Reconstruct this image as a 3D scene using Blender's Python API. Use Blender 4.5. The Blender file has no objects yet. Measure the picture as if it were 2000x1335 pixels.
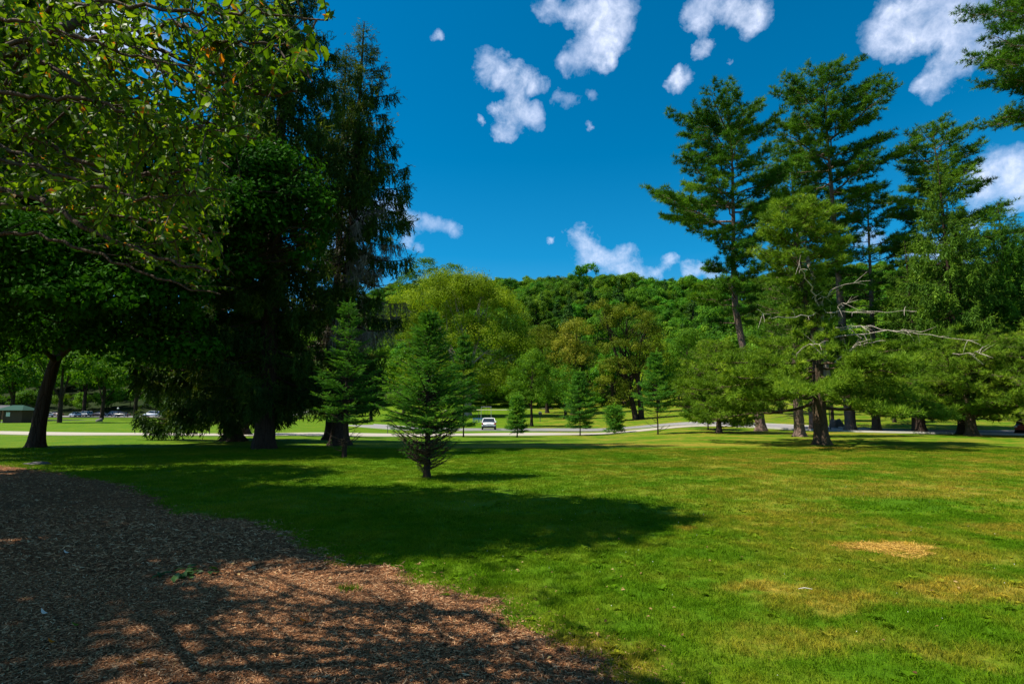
import bpy, math
import numpy as np
from mathutils import Vector

SC = bpy.context.scene
COL = SC.collection
rng = np.random.default_rng(11)
R = math.radians

# ------------------------------------------------------------------ camera
F = 2000 * 20.0 / 36.0                    # focal length in photo pixels
PITCH = math.atan(137.5 / F)
EYE = np.array([0.0, 0.0, 1.65])
cam_d = bpy.data.cameras.new('camera')
cam_d.lens = 20; cam_d.sensor_width = 36; cam_d.clip_start = 0.05; cam_d.clip_end = 6000
cam = bpy.data.objects.new('camera', cam_d); COL.objects.link(cam)
cam.location = EYE; cam.rotation_euler = (R(90) + PITCH, 0, 0)
SC.camera = cam

def ray(px, py):
    u = (px - 1000) / F; v = (667.5 - py) / F
    return np.array([u, math.cos(PITCH) - v * math.sin(PITCH), math.sin(PITCH) + v * math.cos(PITCH)])

def at(px, py, Y):
    d = ray(px, py)
    return EYE + d * (Y / d[1])

def project(P):
    P = np.atleast_2d(P) - EYE
    dep = P[:, 1] * math.cos(PITCH) + P[:, 2] * math.sin(PITCH)
    up = -P[:, 1] * math.sin(PITCH) + P[:, 2] * math.cos(PITCH)
    return 1000 + F * P[:, 0] / dep, 667.5 - F * up / dep

# ------------------------------------------------------------------ light
SUN_EL = 57.0
AZ = R(8)
to_sun = Vector((-math.cos(R(SUN_EL)) * math.cos(AZ), -math.cos(R(SUN_EL)) * math.sin(AZ), math.sin(R(SUN_EL))))
sun_d = bpy.data.lights.new('sun', 'SUN'); sun_d.energy = 5.0; sun_d.angle = R(0.53); sun_d.color = (1.0, 0.93, 0.82)
sun = bpy.data.objects.new('sun', sun_d); COL.objects.link(sun)
sun.rotation_euler = to_sun.to_track_quat('Z', 'Y').to_euler(); sun.location = (-30, 0, 60)

SC.view_settings.view_transform = 'Standard'
SC.view_settings.look = 'None'
SC.view_settings.exposure = 0.88
SC.view_settings.gamma = 1
SC.view_settings.use_curve_mapping = False
cy = SC.cycles
cy.max_bounces = 6; cy.diffuse_bounces = 3; cy.glossy_bounces = 2; cy.transmission_bounces = 4; cy.transparent_max_bounces = 4
cy.use_denoising = True
try: cy.denoiser = 'OPENIMAGEDENOISE'
except Exception: pass
cy.caustics_reflective = False; cy.caustics_refractive = False

# ------------------------------------------------------------------ node helper
class NT:
    def __init__(s, tree): s.t = tree
    def n(s, typ, ins=None, **kw):
        nd = s.t.nodes.new(typ)
        for k, v in kw.items(): setattr(nd, k, v)
        if ins:
            for k, v in ins.items():
                sock = nd.inputs[k]
                if isinstance(v, bpy.types.NodeSocket): s.t.links.new(v, sock)
                else: sock.default_value = v
        return nd
    def math(s, op, a, b=0.0, c=0.0, clamp=False):
        nd = s.n('ShaderNodeMath', {0: a, 1: b, 2: c}, operation=op, use_clamp=clamp); return nd.outputs[0]
    def vmath(s, op, a, b=(0, 0, 0)):
        nd = s.n('ShaderNodeVectorMath', {0: a, 1: b}, operation=op)
        return nd.outputs['Value'] if op in ('DISTANCE', 'LENGTH', 'DOT_PRODUCT') else nd.outputs['Vector']
    def maprange(s, v, a, b, c=0.0, d=1.0, smooth=False):
        nd = s.n('ShaderNodeMapRange', {0: v, 1: a, 2: b, 3: c, 4: d})
        nd.clamp = True
        if smooth: nd.interpolation_type = 'SMOOTHSTEP'
        return nd.outputs[0]
    def mix(s, f, a, b, mode='MIX'):
        nd = s.t.nodes.new('ShaderNodeMix'); nd.data_type = 'RGBA'; nd.blend_type = mode
        for i, v in ((0, f), (6, a), (7, b)):
            if isinstance(v, bpy.types.NodeSocket): s.t.links.new(v, nd.inputs[i])
            else:
                if i and len(v) == 3: v = (*v, 1)
                nd.inputs[i].default_value = v
        return nd.outputs[2]
    def noise(s, vec, scale, detail=4, rough=0.5, dist=0.0):
        nd = s.n('ShaderNodeTexNoise', {'Scale': scale, 'Detail': detail, 'Roughness': rough, 'Distortion': dist})
        if vec is not None: s.t.links.new(vec, nd.inputs['Vector'])
        return nd
    def ramp(s, f, stops, interp='LINEAR'):
        nd = s.n('ShaderNodeValToRGB', {0: f}); cr = nd.color_ramp; cr.interpolation = interp
        while len(cr.elements) < len(stops): cr.elements.new(0.5)
        for e, (p, c) in zip(cr.elements, stops): e.position = p; e.color = (*c, 1)
        return nd.outputs[0]

# ------------------------------------------------------------------ sky
world = bpy.data.worlds.new('World'); SC.world = world; world.use_nodes = True
wt = world.node_tree; wt.nodes.clear(); W = NT(wt)
sky = W.n('ShaderNodeTexSky', sky_type='NISHITA', sun_disc=False)
sky.sun_elevation = R(SUN_EL); sky.sun_rotation = math.atan2(to_sun.x, to_sun.y)
sky.altitude = 300; sky.air_density = 1.0; sky.dust_density = 0.25; sky.ozone_density = 3.0
hs = W.n('ShaderNodeHueSaturation', {'Hue': 0.487, 'Saturation': 1.56, 'Value': 0.90, 'Color': sky.outputs[0]})
tc = W.n('ShaderNodeTexCoord')
D = tc.outputs['Generated']
n1 = W.noise(D, 11.0, 8, 0.66)
warp = W.vmath('SCALE', W.vmath('SUBTRACT', n1.outputs['Color'], (0.5, 0.5, 0.5)))
warp.node.inputs['Scale'].default_value = 0.055
DW = W.vmath('ADD', D, warp)
# blobs: photo position and radius of each billow of the clouds, as sky directions
blobs = [(1075, 8, 32), (1120, 20, 30), (1160, 25, 48), (1205, 25, 50), (1165, 80, 42), (1215, 70, 30), (1130, 115, 38), (1180, 105, 26), (1100, 125, 20), (1105, 150, 12), (1165, 130, 18),
         (985, 110, 14), (960, 135, 34), (1000, 160, 34), (1035, 165, 24), (1062, 172, 16), (1000, 205, 30), (970, 210, 16), (985, 245, 26), (1035, 235, 28), (1050, 218, 18), (940, 235, 10),
         (1090, 195, 16), (1112, 202, 18), (1150, 190, 16), (1148, 240, 8), (850, 68, 12),
         (1370, 12, 36), (1420, 15, 40), (1465, 25, 40), (1350, 35, 22), (1460, 60, 24), (1375, 50, 22), (1372, 100, 22), (1328, 148, 26), (1318, 140, 14), (1420, 128, 8),
         (1740, 55, 50), (1780, 40, 60), (1840, 30, 70), (1900, 30, 80), (1960, 30, 90), (1990, 90, 50), (1880, 100, 40), (1825, 155, 34), (1860, 140, 34), (1795, 165, 20),
         (1960, 330, 50), (2010, 350, 60), (1920, 370, 34), (1985, 400, 26), (1900, 430, 34), (1850, 500, 40), (1780, 480, 30), (1700, 470, 34),
         (790, 430, 24), (820, 435, 30), (850, 440, 22), (880, 448, 20), (800, 475, 22), (770, 400, 26), (700, 430, 50), (660, 500, 40), (600, 400, 44), (820, 490, 12),
         (1075, 470, 8), (1130, 468, 32), (1150, 495, 34), (1190, 510, 28), (1225, 490, 22), (1225, 520, 28), (1245, 535, 26), (1308, 512, 18), (1285, 535, 18), (1350, 525, 22), (1390, 530, 22),
         (235, 45, 60), (200, 80, 50), (300, 110, 40), (140, 580, 60), (240, 550, 50)]
field = None
for bx, by, br in blobs:
    d = ray(bx, by); d = d / np.linalg.norm(d)
    dist = W.vmath('DISTANCE', DW, tuple(float(c) for c in d))
    m = W.maprange(dist, 0.0, br * 1.36 / F * (0.5 + 0.5 * d[1] ** 2) , min(1.0, .66 + br * .008), 0.0, smooth=True)
    field = m if field is None else W.math('ADD', field, m)
# clouds of the same kind out of frame, cover raised for neutral ambient light
sep = W.n('ShaderNodeSeparateXYZ', {0: D})
n3 = W.noise(D, 2.6, 3, 0.5)
off = W.maprange(sep.outputs[1], 0.15, 0.45, 1.0, 0.0)
rest = W.math('MULTIPLY', W.maprange(n3.outputs[0], 0.47, 0.66, 0.0, 1.0), off)
field = W.math('MAXIMUM', W.math('POWER', W.math('MINIMUM', field, 1.0), 0.8), rest)
n2 = W.noise(D, 16.0, 10, 0.64, 0.25)
n4 = W.noise(D, 9.0, 5, 0.65)
n5 = W.noise(D, 42.0, 8, 0.7, 0.6)
dens = W.math('ADD', field, W.math('MULTIPLY', W.math('SUBTRACT', n2.outputs[0], 0.50), 2.5))
dens = W.math('ADD', dens, W.math('MULTIPLY', W.math('SUBTRACT', n5.outputs[0], 0.52), 1.1))
dens = W.math('MULTIPLY', dens, W.maprange(field, 0.02, 0.15))
alpha = W.math('MULTIPLY', W.maprange(dens, 0.12, 1.5, 0.0, 1.0), W.maprange(n4.outputs[0], .3, .58, .6, .98))
shade = W.math('ADD', W.math('MULTIPLY', W.maprange(dens, 0.3, 1.5), 0.4), W.math('MULTIPLY', W.maprange(n4.outputs[0], .3, .7), 0.5))
ccol = W.ramp(shade, [(0.15, (4.2, 5.1, 7.4)), (0.85, (7.6, 8.0, 9.2))])
# thin veil low over the hill
veil = W.math('MULTIPLY', W.maprange(sep.outputs[2], 0.0, 0.42, 0.16, 0.0), 1.0)
base = W.mix(veil, hs.outputs[0], (1.2, 4.6, 8.6))
skyc = W.mix(alpha, base, ccol)
bg = W.n('ShaderNodeBackground', {'Color': skyc, 'Strength': 0.082})
wo = W.n('ShaderNodeOutputWorld', {'Surface': bg.outputs[0]})

# ------------------------------------------------------------------ object helpers
def tag(o, label=None, cat=None, group=None, kind=None):
    if label: o['label'] = label
    if cat: o['category'] = cat
    if group: o['group'] = group
    if kind: o['kind'] = kind
    return o

def empty(name, loc, label=None, cat=None, group=None, rz=0.0):
    o = bpy.data.objects.new(name, None); COL.objects.link(o)
    o.location = [float(c) for c in loc]; o.rotation_euler = (0, 0, rz); o.empty_display_size = 0.3
    return tag(o, label, cat, group)

def link(name, me, parent=None, loc=None):
    o = bpy.data.objects.new(name, me); COL.objects.link(o)
    if parent: o.parent = parent
    if loc is not None: o.location = [float(c) for c in loc]
    return o

class Geo:
    """Gathers vertices and faces (tris or quads) and makes one mesh of them."""
    def __init__(s): s.v = []; s.f = []; s.r = []; s.m = []; s.n = 0; s.sm = []
    def add(s, v, f, r=None, mi=0, smooth=False):
        v = np.asarray(v, float).reshape(-1, 3); f = np.asarray(f, int)
        if len(f) == 0: return
        s.v.append(v); s.f.append(f + s.n); s.n += len(v)
        s.r.append(np.full(len(f), 0.5) if r is None else np.broadcast_to(np.asarray(r, float), (len(f),)))
        s.m.append(np.full(len(f), mi)); s.sm.append(np.full(len(f), smooth))
    def mesh(s, name, mats):
        me = bpy.data.meshes.new(name)
        if not isinstance(mats, (list, tuple)): mats = [mats]
        for m in mats: me.materials.append(m)
        V = np.concatenate(s.v)
        tot = np.concatenate([np.full(len(f), f.shape[1]) for f in s.f])
        idx = np.concatenate([f.ravel() for f in s.f])
        me.vertices.add(len(V)); me.vertices.foreach_set('co', V.astype(np.float32).ravel())
        me.loops.add(len(idx)); me.loops.foreach_set('vertex_index', idx.astype(np.int32))
        me.polygons.add(len(tot))
        st = np.concatenate([[0], np.cumsum(tot)[:-1]])
        me.polygons.foreach_set('loop_start', st.astype(np.int32))
        me.polygons.foreach_set('loop_total', tot.astype(np.int32))
        me.polygons.foreach_set('material_index', np.concatenate(s.m).astype(np.int32))
        me.polygons.foreach_set('use_smooth', np.concatenate(s.sm).astype(bool))
        a = me.attributes.new('rnd', 'FLOAT', 'FACE'); a.data.foreach_set('value', np.concatenate(s.r).astype(np.float32))
        me.update(calc_edges=True)
        return me

def unit(a):
    a = np.asarray(a, float)
    return a / np.maximum(np.linalg.norm(a, axis=-1, keepdims=True), 1e-9)

def place(tpl, pos, axis, scale, nrm=None, rnd=None, jit=0.08):
    """Copies of a template (its y along axis, its z near nrm) -> verts, faces, rnd."""
    tv, tf = tpl
    N = len(pos); Yv = unit(axis)
    Z = rng.normal(size=(N, 3)) if nrm is None else np.asarray(nrm, float)
    X = unit(np.cross(Yv, Z)); Z = np.cross(X, Yv)
    scale = np.asarray(scale, float)
    if scale.ndim == 0: scale = np.full(N, float(scale))
    if scale.ndim == 1: scale = np.stack([scale] * 3, 1)
    T = tv[None] * scale[:, None, :]
    V = pos[:, None, :] + T[..., 0:1] * X[:, None, :] + T[..., 1:2] * Yv[:, None, :] + T[..., 2:3] * Z[:, None, :]
    Fc = tf[None] + (np.arange(N) * len(tv))[:, None, None]
    if rnd is None: rnd = rng.random(N)
    r = np.clip(np.repeat(rnd, len(tf)) + rng.normal(0, jit, N * len(tf)), 0, 1)
    return V.reshape(-1, 3), Fc.reshape(-1, tf.shape[1]), r

def tube(g, pts, rad, sides=7, mi=0, cap=True, flute=0.0, r=None):
    pts = np.asarray(pts, float); rad = np.broadcast_to(np.asarray(rad, float), (len(pts),))
    tan = unit(np.gradient(pts, axis=0))
    ref = np.array([0, 0, 1.0]) if abs(tan[0][2]) < 0.8 else np.array([0, 1.0, 0])
    X = unit(np.cross(tan, ref)); Yy = np.cross(tan, X)
    a = np.linspace(0, 2 * math.pi, sides, endpoint=False)
    rr = rad[:, None] * np.ones(sides)[None]
    if flute: rr = rr * (1 + flute * rng.normal(0, 1, rr.shape))
    V = pts[:, None] + rr[..., None] * (np.cos(a)[None, :, None] * X[:, None] + np.sin(a)[None, :, None] * Yy[:, None])
    i = np.arange(len(pts) - 1)[:, None] * sides; j = np.arange(sides)[None]; k = (j + 1) % sides
    f = np.stack([i + j, i + k, i + k + sides, i + j + sides], -1).reshape(-1, 4)
    g.add(V.reshape(-1, 3), f, r, mi, True)

def trunk(g, pts, rad, flare=1.6, fl_h=0.8, sides=20, mi=0, rough=0.03, lobes=5, seed=0):
    """A tapered, slightly fluted trunk with root flare."""
    pts = np.asarray(pts, float); P = []; n = 34
    seg = np.linspace(0, 1, len(pts)); tt = np.linspace(0, 1, n) ** 1.8
    C = np.stack([np.interp(tt, seg, pts[:, k]) for k in range(3)], 1)
    rad = np.interp(tt, np.linspace(0, 1, len(rad)), rad)
    a = np.linspace(0, 2 * math.pi, sides, endpoint=False); ph = rng.random() * 6
    V = []
    for c, r0 in zip(C, rad):
        h = c[2] - pts[0][2]; e = math.exp(-h / fl_h * 2.2)
        rr = r0 * (1 + (flare - 1) * e * (1 + 0.38 * np.cos(lobes * a + ph) + 0.2 * np.cos(3 * a + 1.3 * ph)) + 0.05 * np.cos(4 * a + h * 0.7) + rough * rng.normal(size=sides))
        V.append(np.stack([c[0] + rr * np.cos(a), c[1] + rr * np.sin(a), np.full(sides, c[2])], 1))
    V = np.array(V); V[0, :, 2] -= 0.25
    i = np.arange(n - 1)[:, None] * sides; j = np.arange(sides)[None]; k = (j + 1) % sides
    g.add(V.reshape(-1, 3), np.stack([i + j, i + k, i + k + sides, i + j + sides], -1).reshape(-1, 4), None, mi, True)

def bez(p0, p1, p2, n=6):
    t = np.linspace(0, 1, n)[:, None]
    return (1 - t) ** 2 * p0 + 2 * t * (1 - t) * p1 + t * t * p2

def box(g, lo, hi, mi=0):
    (a, b, c), (d, e, f) = lo, hi
    v = [(a, b, c), (d, b, c), (d, e, c), (a, e, c), (a, b, f), (d, b, f), (d, e, f), (a, e, f)]
    g.add(v, [(0, 3, 2, 1), (4, 5, 6, 7), (0, 1, 5, 4), (1, 2, 6, 5), (2, 3, 7, 6), (3, 0, 4, 7)], None, mi)

# templates -------------------------------------------------------------
T_LEAF = (np.array([(0, 0, 0), (.33, .45, .10), (0, 1, 0), (-.33, .45, .10)]), np.array([(0, 1, 2), (0, 2, 3)]))
def big_leaf(curl=0.15, fold=0.10, w=0.30):
    ys = [0, .18, .42, .68, 1.0]; ws = [0, .75, 1.0, .72, 0]
    v = [(0, y, -curl * y * y) for y in ys]
    for sgn in (1, -1): v += [(sgn * w * ws[k], ys[k] + .03, fold * ws[k] - curl * ys[k] ** 2) for k in (1, 2, 3)]
    f = []
    for o, fl in ((5, 0), (8, 1)):
        q = [(0, o, 1), (1, o, o + 1), (1, o + 1, 2), (2, o + 1, o + 2), (2, o + 2, 3), (3, o + 2, 4)]
        f += [(a, c, b) if fl else (a, b, c) for a, b, c in q]
    return np.array(v), np.array(f)
def blades(dirs, org, L, w):
    v = []; f = []
    for d, o, l in zip(dirs, org, L):
        d = unit(d); s = unit(np.cross(d, rng.normal(size=3))) * w; k = len(v)
        v += [o - s, o + s, o + d * l]; f.append((k, k + 1, k + 2))
    return np.array(v), np.array(f)
def tuft(n=11, spread=0.9, w=0.05):
    d = np.stack([rng.normal(0, spread, n), np.ones(n) * 0.9, rng.normal(0, spread, n)], 1)
    return blades(d, np.zeros((n, 3)), rng.uniform(.7, 1.1, n), w)
def shoot(n=14, w=0.045, l=0.38, flat=1.0, fwd=.9):
    y = np.linspace(0, .85, n); a = np.arange(n) * 2.4
    d = np.stack([np.cos(a), np.full(n, fwd), np.sin(a) * flat], 1)
    o = np.stack([np.zeros(n), y, np.zeros(n)], 1)
    v, f = blades(d, o, l * (1.15 - .4 * y), w)
    k = len(v); v = np.vstack([v, [(-.03, 0, 0), (.03, 0, 0), (0, 1.15, 0)]]); f = np.vstack([f, [(k, k + 1, k + 2)]])
    return v, f
TUFTS = [tuft() for _ in range(4)]
TUFT_S = [tuft(8, .8, .07) for _ in range(3)]
SHOOTS = [shoot() for _ in range(3)]
FINE = [shoot(22, .032, .27, 1, 1.5) for _ in range(3)]
HANG = [shoot(9, .05, .34, .5) for _ in range(3)]
LEAVES = [big_leaf(.15, .1), big_leaf(.35, .16, .27), big_leaf(.05, .05, .33), big_leaf(.5, .22, .25)]

def scatter(g, tpls, pos, axis, scale, nrm=None, rnd=None, mi=0, jit=0.08):
    pos = np.asarray(pos, float)
    if len(pos) == 0: return
    axis = np.asarray(axis, float); scale = np.broadcast_to(np.asarray(scale, float), (len(pos),)) if np.ndim(scale) < 2 else scale
    pick = rng.integers(len(tpls), size=len(pos))
    for k, t in enumerate(tpls):
        s = pick == k
        if s.any():
            v, f, r = place(t, pos[s], axis[s], scale[s], None if nrm is None else nrm[s], None if rnd is None else rnd[s], jit)
            g.add(v, f, r, mi)

# ------------------------------------------------------------------ materials
def mat(name): 
    m = bpy.data.materials.new(name); m.use_nodes = True; m.node_tree.nodes.clear(); return m, NT(m.node_tree)

def foliage(name, dark, mid, light, extra=None, trans=0.35, hue=0.0, gloss=0.05, rough=0.5, k=1.55):
    dark, mid, light = [tuple(min(.8, x * k) for x in c_) for c_ in (dark, mid, light)]
    m, t = mat(name)
    a = t.n('ShaderNodeAttribute', attribute_name='rnd')
    g = t.n('ShaderNodeNewGeometry')
    nz = t.noise(g.outputs['Position'], 0.45, 2, 0.5)
    f = t.math('ADD', t.math('MULTIPLY', a.outputs['Fac'], 0.75), t.math('MULTIPLY', t.math('SUBTRACT', nz.outputs[0], 0.4), 0.9), clamp=True)
    if extra: f = t.math('MINIMUM', f, 0.985)
    c = t.ramp(f, [(0.05, dark), (0.5, mid), (0.95, light)])
    if extra:
        e = t.maprange(a.outputs['Fac'], 1 - extra[0], 1 - extra[0] + 0.01)
        c = t.mix(e, c, extra[1])
    if hue:
        oi = t.n('ShaderNodeObjectInfo')
        hsn = t.n('ShaderNodeHueSaturation', {'Color': c, 'Hue': t.maprange(oi.outputs['Random'], 0, 1, 0.5 - hue, 0.5 + hue), 'Value': t.maprange(t.math('FRACT', t.math('MULTIPLY', oi.outputs['Random'], 7.13)), 0, 1, 0.65, 1.3)})
        c = hsn.outputs[0]
    p = t.n('ShaderNodeBsdfPrincipled', {'Base Color': c, 'Roughness': rough, 'Specular IOR Level': gloss})
    tr = t.n('ShaderNodeBsdfTranslucent', {'Color': t.mix(1.0, c, (1.25, 1.2, 0.35), 'MULTIPLY')})
    mx = t.n('ShaderNodeMixShader', {0: trans, 1: p.outputs[0], 2: tr.outputs[0]})
    t.n('ShaderNodeOutputMaterial', {0: mx.outputs[0]})
    return m

def bark(name, a, b, scale=14.0, stretch=0.18, bump=0.5, moss=None):
    m, t = mat(name)
    tcn = t.n('ShaderNodeTexCoord')
    mp = t.n('ShaderNodeMapping', {'Vector': tcn.outputs['Object'], 'Scale': (1, 1, stretch)})
    v = t.n('ShaderNodeTexVoronoi', {'Vector': mp.outputs[0], 'Scale': scale * .5}, feature='DISTANCE_TO_EDGE')
    n = t.noise(mp.outputs[0], scale, 6, 0.65)
    h = t.math('ADD', t.maprange(v.outputs[0], 0, .18), t.math('MULTIPLY', n.outputs[0], 0.8))
    c = t.ramp(h, [(0.3, a), (1.3 / 1.8, b)])
    n5 = t.noise(tcn.outputs['Object'], 1.2, 3)
    c = t.mix(t.maprange(n5.outputs[0], .5, .7, 0, .6), c, moss or (b[0] * .6, b[1] * .6, b[2] * .6))
    bp = t.n('ShaderNodeBump', {'Height': h, 'Strength': bump, 'Distance': 0.05})
    p = t.n('ShaderNodeBsdfPrincipled', {'Base Color': c, 'Roughness': 0.92, 'Specular IOR Level': 0.1, 'Normal': bp.outputs[0]})
    t.n('ShaderNodeOutputMaterial', {0: p.outputs[0]})
    return m

def plain(name, col, rough=0.6, metal=0.0, spec=0.3, noise=0.0, nscale=8.0, bump=0.0):
    m, t = mat(name)
    c = (*col, 1)
    p = t.n('ShaderNodeBsdfPrincipled', {'Roughness': rough, 'Metallic': metal, 'Specular IOR Level': spec})
    tcn = t.n('ShaderNodeTexCoord'); n = t.noise(tcn.outputs['Object'], nscale, 5, .6)
    t.t.links.new(t.mix(n.outputs[0], tuple(x * (1 - noise) for x in col), tuple(min(1, x * (1 + noise)) for x in col)), p.inputs['Base Color'])
    if bump:
        bp = t.n('ShaderNodeBump', {'Height': n.outputs[0], 'Strength': bump, 'Distance': 0.02}); t.t.links.new(bp.outputs[0], p.inputs['Normal'])
    t.n('ShaderNodeOutputMaterial', {0: p.outputs[0]})
    return m

M = {}
M['leaf'] = foliage('magnolia_leaf', (.035, .085, .004), (.075, .155, .006), (.17, .25, .012), (.018, (.45, .15, .02)), trans=.5, gloss=.15, k=1.12)
M['leaf_orange'] = foliage('turning_leaf', (.25, .09, .01), (.45, .15, .015), (.55, .26, .03), trans=.5, k=1)
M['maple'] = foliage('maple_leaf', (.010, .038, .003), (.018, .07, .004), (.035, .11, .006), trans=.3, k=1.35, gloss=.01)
M['spruce_dark'] = foliage('old_spruce_needles', (.006, .015, .003), (.014, .030, .004), (.075, .090, .010), trans=.22, k=3.0)
M['spruce_young'] = foliage('young_spruce_needles', (.014, .045, .006), (.030, .090, .010), (.085, .16, .010), trans=.3, k=2.3)
M['pine'] = foliage('white_pine_needles', (.012, .042, .004), (.034, .088, .006), (.085, .15, .008), trans=.25, k=2.0)
M['pine_near'] = foliage('sunny_pine_needles', (.035, .075, .006), (.085, .15, .010), (.16, .22, .016), trans=.28, k=1.7)
M['pine_mid'] = foliage('mid_pine_needles', (.022, .055, .006), (.055, .11, .008), (.11, .17, .012), trans=.22, k=1.7)
M['olive'] = foliage('olive_leaves', (.035, .060, .003), (.085, .125, .005), (.15, .185, .008), trans=.38, k=2.3)
M['olive2'] = foliage('dull_olive_leaves', (.028, .048, .003), (.070, .095, .005), (.13, .14, .012), trans=.3, k=1.8)
M['golden'] = foliage('golden_green_leaves', (.06, .08, .005), (.13, .14, .010), (.22, .20, .03), trans=.3, k=1.75)
M['fresh'] = foliage('fresh_green_leaves', (.020, .060, .004), (.055, .125, .006), (.11, .19, .010), trans=.35, k=1.55)
M['hill'] = foliage('hill_leaves', (.012, .040, .004), (.036, .092, .005), (.075, .135, .007), trans=.35, hue=.022, k=2.1)
M['hill_pine'] = foliage('hill_pine_needles', (.010, .030, .005), (.022, .060, .008), (.045, .085, .012), trans=.2, hue=.01, k=1.6)
M['bark_dark'] = bark('dark_bark', (.012, .008, .006), (.042, .029, .021))
M['bark_pine'] = bark('pine_bark', (.045, .030, .024), (.17, .115, .090))
M['bark_pale'] = bark('pale_bark', (.11, .085, .06), (.36, .30, .23), scale=9)
M['bark_mossy'] = bark('mossy_bark', (.025, .017, .011), (.10, .068, .045), moss=(.035, .05, .008))
M['twig'] = bark('twig_bark', (.025, .018, .012), (.09, .065, .045), scale=30)
M['dead'] = bark('dead_wood', (.14, .115, .09), (.46, .40, .32), scale=20)
M['lichen'] = foliage('dead_grey_twigs', (.06, .055, .045), (.13, .12, .10), (.22, .21, .18), trans=.1, k=1)

# ------------------------------------------------------------------ terrain
PL = ([0, 60, 100, 150, 190, 240, 300, 400, 600, 3000], [0, 0, .0, .1, .3, 9, 26, 46, 52, 52])
PC = ([0, 22, 30, 36, 46, 60, 78, 95, 115, 140, 165, 200, 260, 330, 400, 500, 3000], [0, 0, -.03, -.2, -.45, -.6, -.6, .05, 1.0, 2.4, 6, 18, 42, 68, 82, 86, 86])
PR = ([0, 52, 60, 80, 110, 150, 200, 260, 330, 400, 500, 3000], [0, 0, .15, .7, 2, 5.5, 20, 43, 69, 82, 86, 86])
def zt(x, y):
    x = np.asarray(x, float); y = np.asarray(y, float)
    u = x / np.maximum(y, 5)
    sm = lambda e0, e1, t: (lambda k: k * k * (3 - 2 * k))(np.clip((t - e0) / (e1 - e0), 0, 1))
    wl = 1 - sm(-.42, -.14, u); wr = sm(.12, .34, u); wc = 1 - wl - wr
    z = wl * np.interp(y, *PL) + wc * np.interp(y, *PC) + wr * np.interp(y, *PR)
    z = z + np.clip((y - 14) / 40, 0, 1) * .05 * (np.sin(x * .21 + 1) * np.cos(y * .17) + .5 * np.sin(x * .43 + y * .31))
    far = np.clip((y - 180) / 150, 0, 1)
    return z + far * (5 * np.sin(x * .013 + 1.1) * np.cos(y * .011) + 2.5 * np.sin(x * .037))

def ground(px, py):
    d = ray(px, py); last = 1.0; Y = 1.0
    while Y < 400:
        p = EYE + d * (Y / d[1])
        if p[2] <= float(zt(p[0], p[1])): break
        last = Y; Y *= 1.01
    for _ in range(20):
        mid = (last + Y) / 2; p = EYE + d * (mid / d[1])
        if p[2] <= float(zt(p[0], p[1])): Y = mid
        else: last = mid
    p = EYE + d * (Y / d[1]); p[2] = float(zt(p[0], p[1]))
    return p
def foot(px, Y):
    """a ground point under image column px (near the horizon) at distance Y"""
    x = (px - 1000) / F * Y * 1.0; return np.array([x, Y, float(zt(x, Y))])
def height_to(base, py):
    """height above the ground that reaches image row py at this place"""
    lo, hi = 0.0, 120.0
    for _ in range(40):
        m = (lo + hi) / 2
        if project(np.array([base[0], base[1], base[2] + m]))[1][0] > py: lo = m
        else: hi = m
    return lo

# mulch outline in the photo, carried to the ground
mul_px = [(-500, 872), (-200, 893), (0, 908), (100, 920), (250, 946), (310, 972), (330, 1002), (480, 1012), (560, 1038), (640, 1088), (700, 1100), (770, 1108), (830, 1140), (930, 1166), (1000, 1205), (1060, 1242), (1165, 1290), (1250, 1335)]
MUL = np.array([ground(*p)[:2] for p in mul_px] + [(1.05, 1.5), (1.3, 0), (1.0, -4), (-14, -4), (-24, 8)])
# finer, wandering outline
def wander(P, step=.12, amp=.05):
    out = []
    for a, b in zip(P, np.roll(P, -1, 0)):
        n = max(1, int(np.linalg.norm(b - a) / step)) if np.linalg.norm(a) < 30 else 2
        for k in range(n): out.append(a + (b - a) * k / n)
    out = np.array(out); k = len(out); s = np.arange(k) * step
    nrm = unit(np.roll(out, -1, 0) - np.roll(out, 1, 0))[:, ::-1] * [1, -1]
    w = amp * (np.sin(s * 5.1) + .8 * np.sin(s * 11.3 + 2) + .6 * rng.normal(size=k))
    return out + nrm * w[:, None]
MULW = wander(MUL)
def in_poly(P, poly):
    x, y = P[:, 0], P[:, 1]; c = np.zeros(len(P), bool)
    for (x0, y0), (x1, y1) in zip(poly, np.roll(poly, -1, 0)):
        if y0 == y1: continue
        c ^= ((y0 > y) != (y1 > y)) & (x < (x1 - x0) * (y - y0) / (y1 - y0) + x0)
    return c
def dist_poly(P, poly):
    d = np.full(len(P), 1e9)
    for a, b in zip(poly, np.roll(poly, -1, 0)):
        ab = b - a; t = np.clip(((P - a) @ ab) / max(ab @ ab, 1e-9), 0, 1)
        d = np.minimum(d, np.linalg.norm(P - a - t[:, None] * ab, axis=1))
    return d

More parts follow.
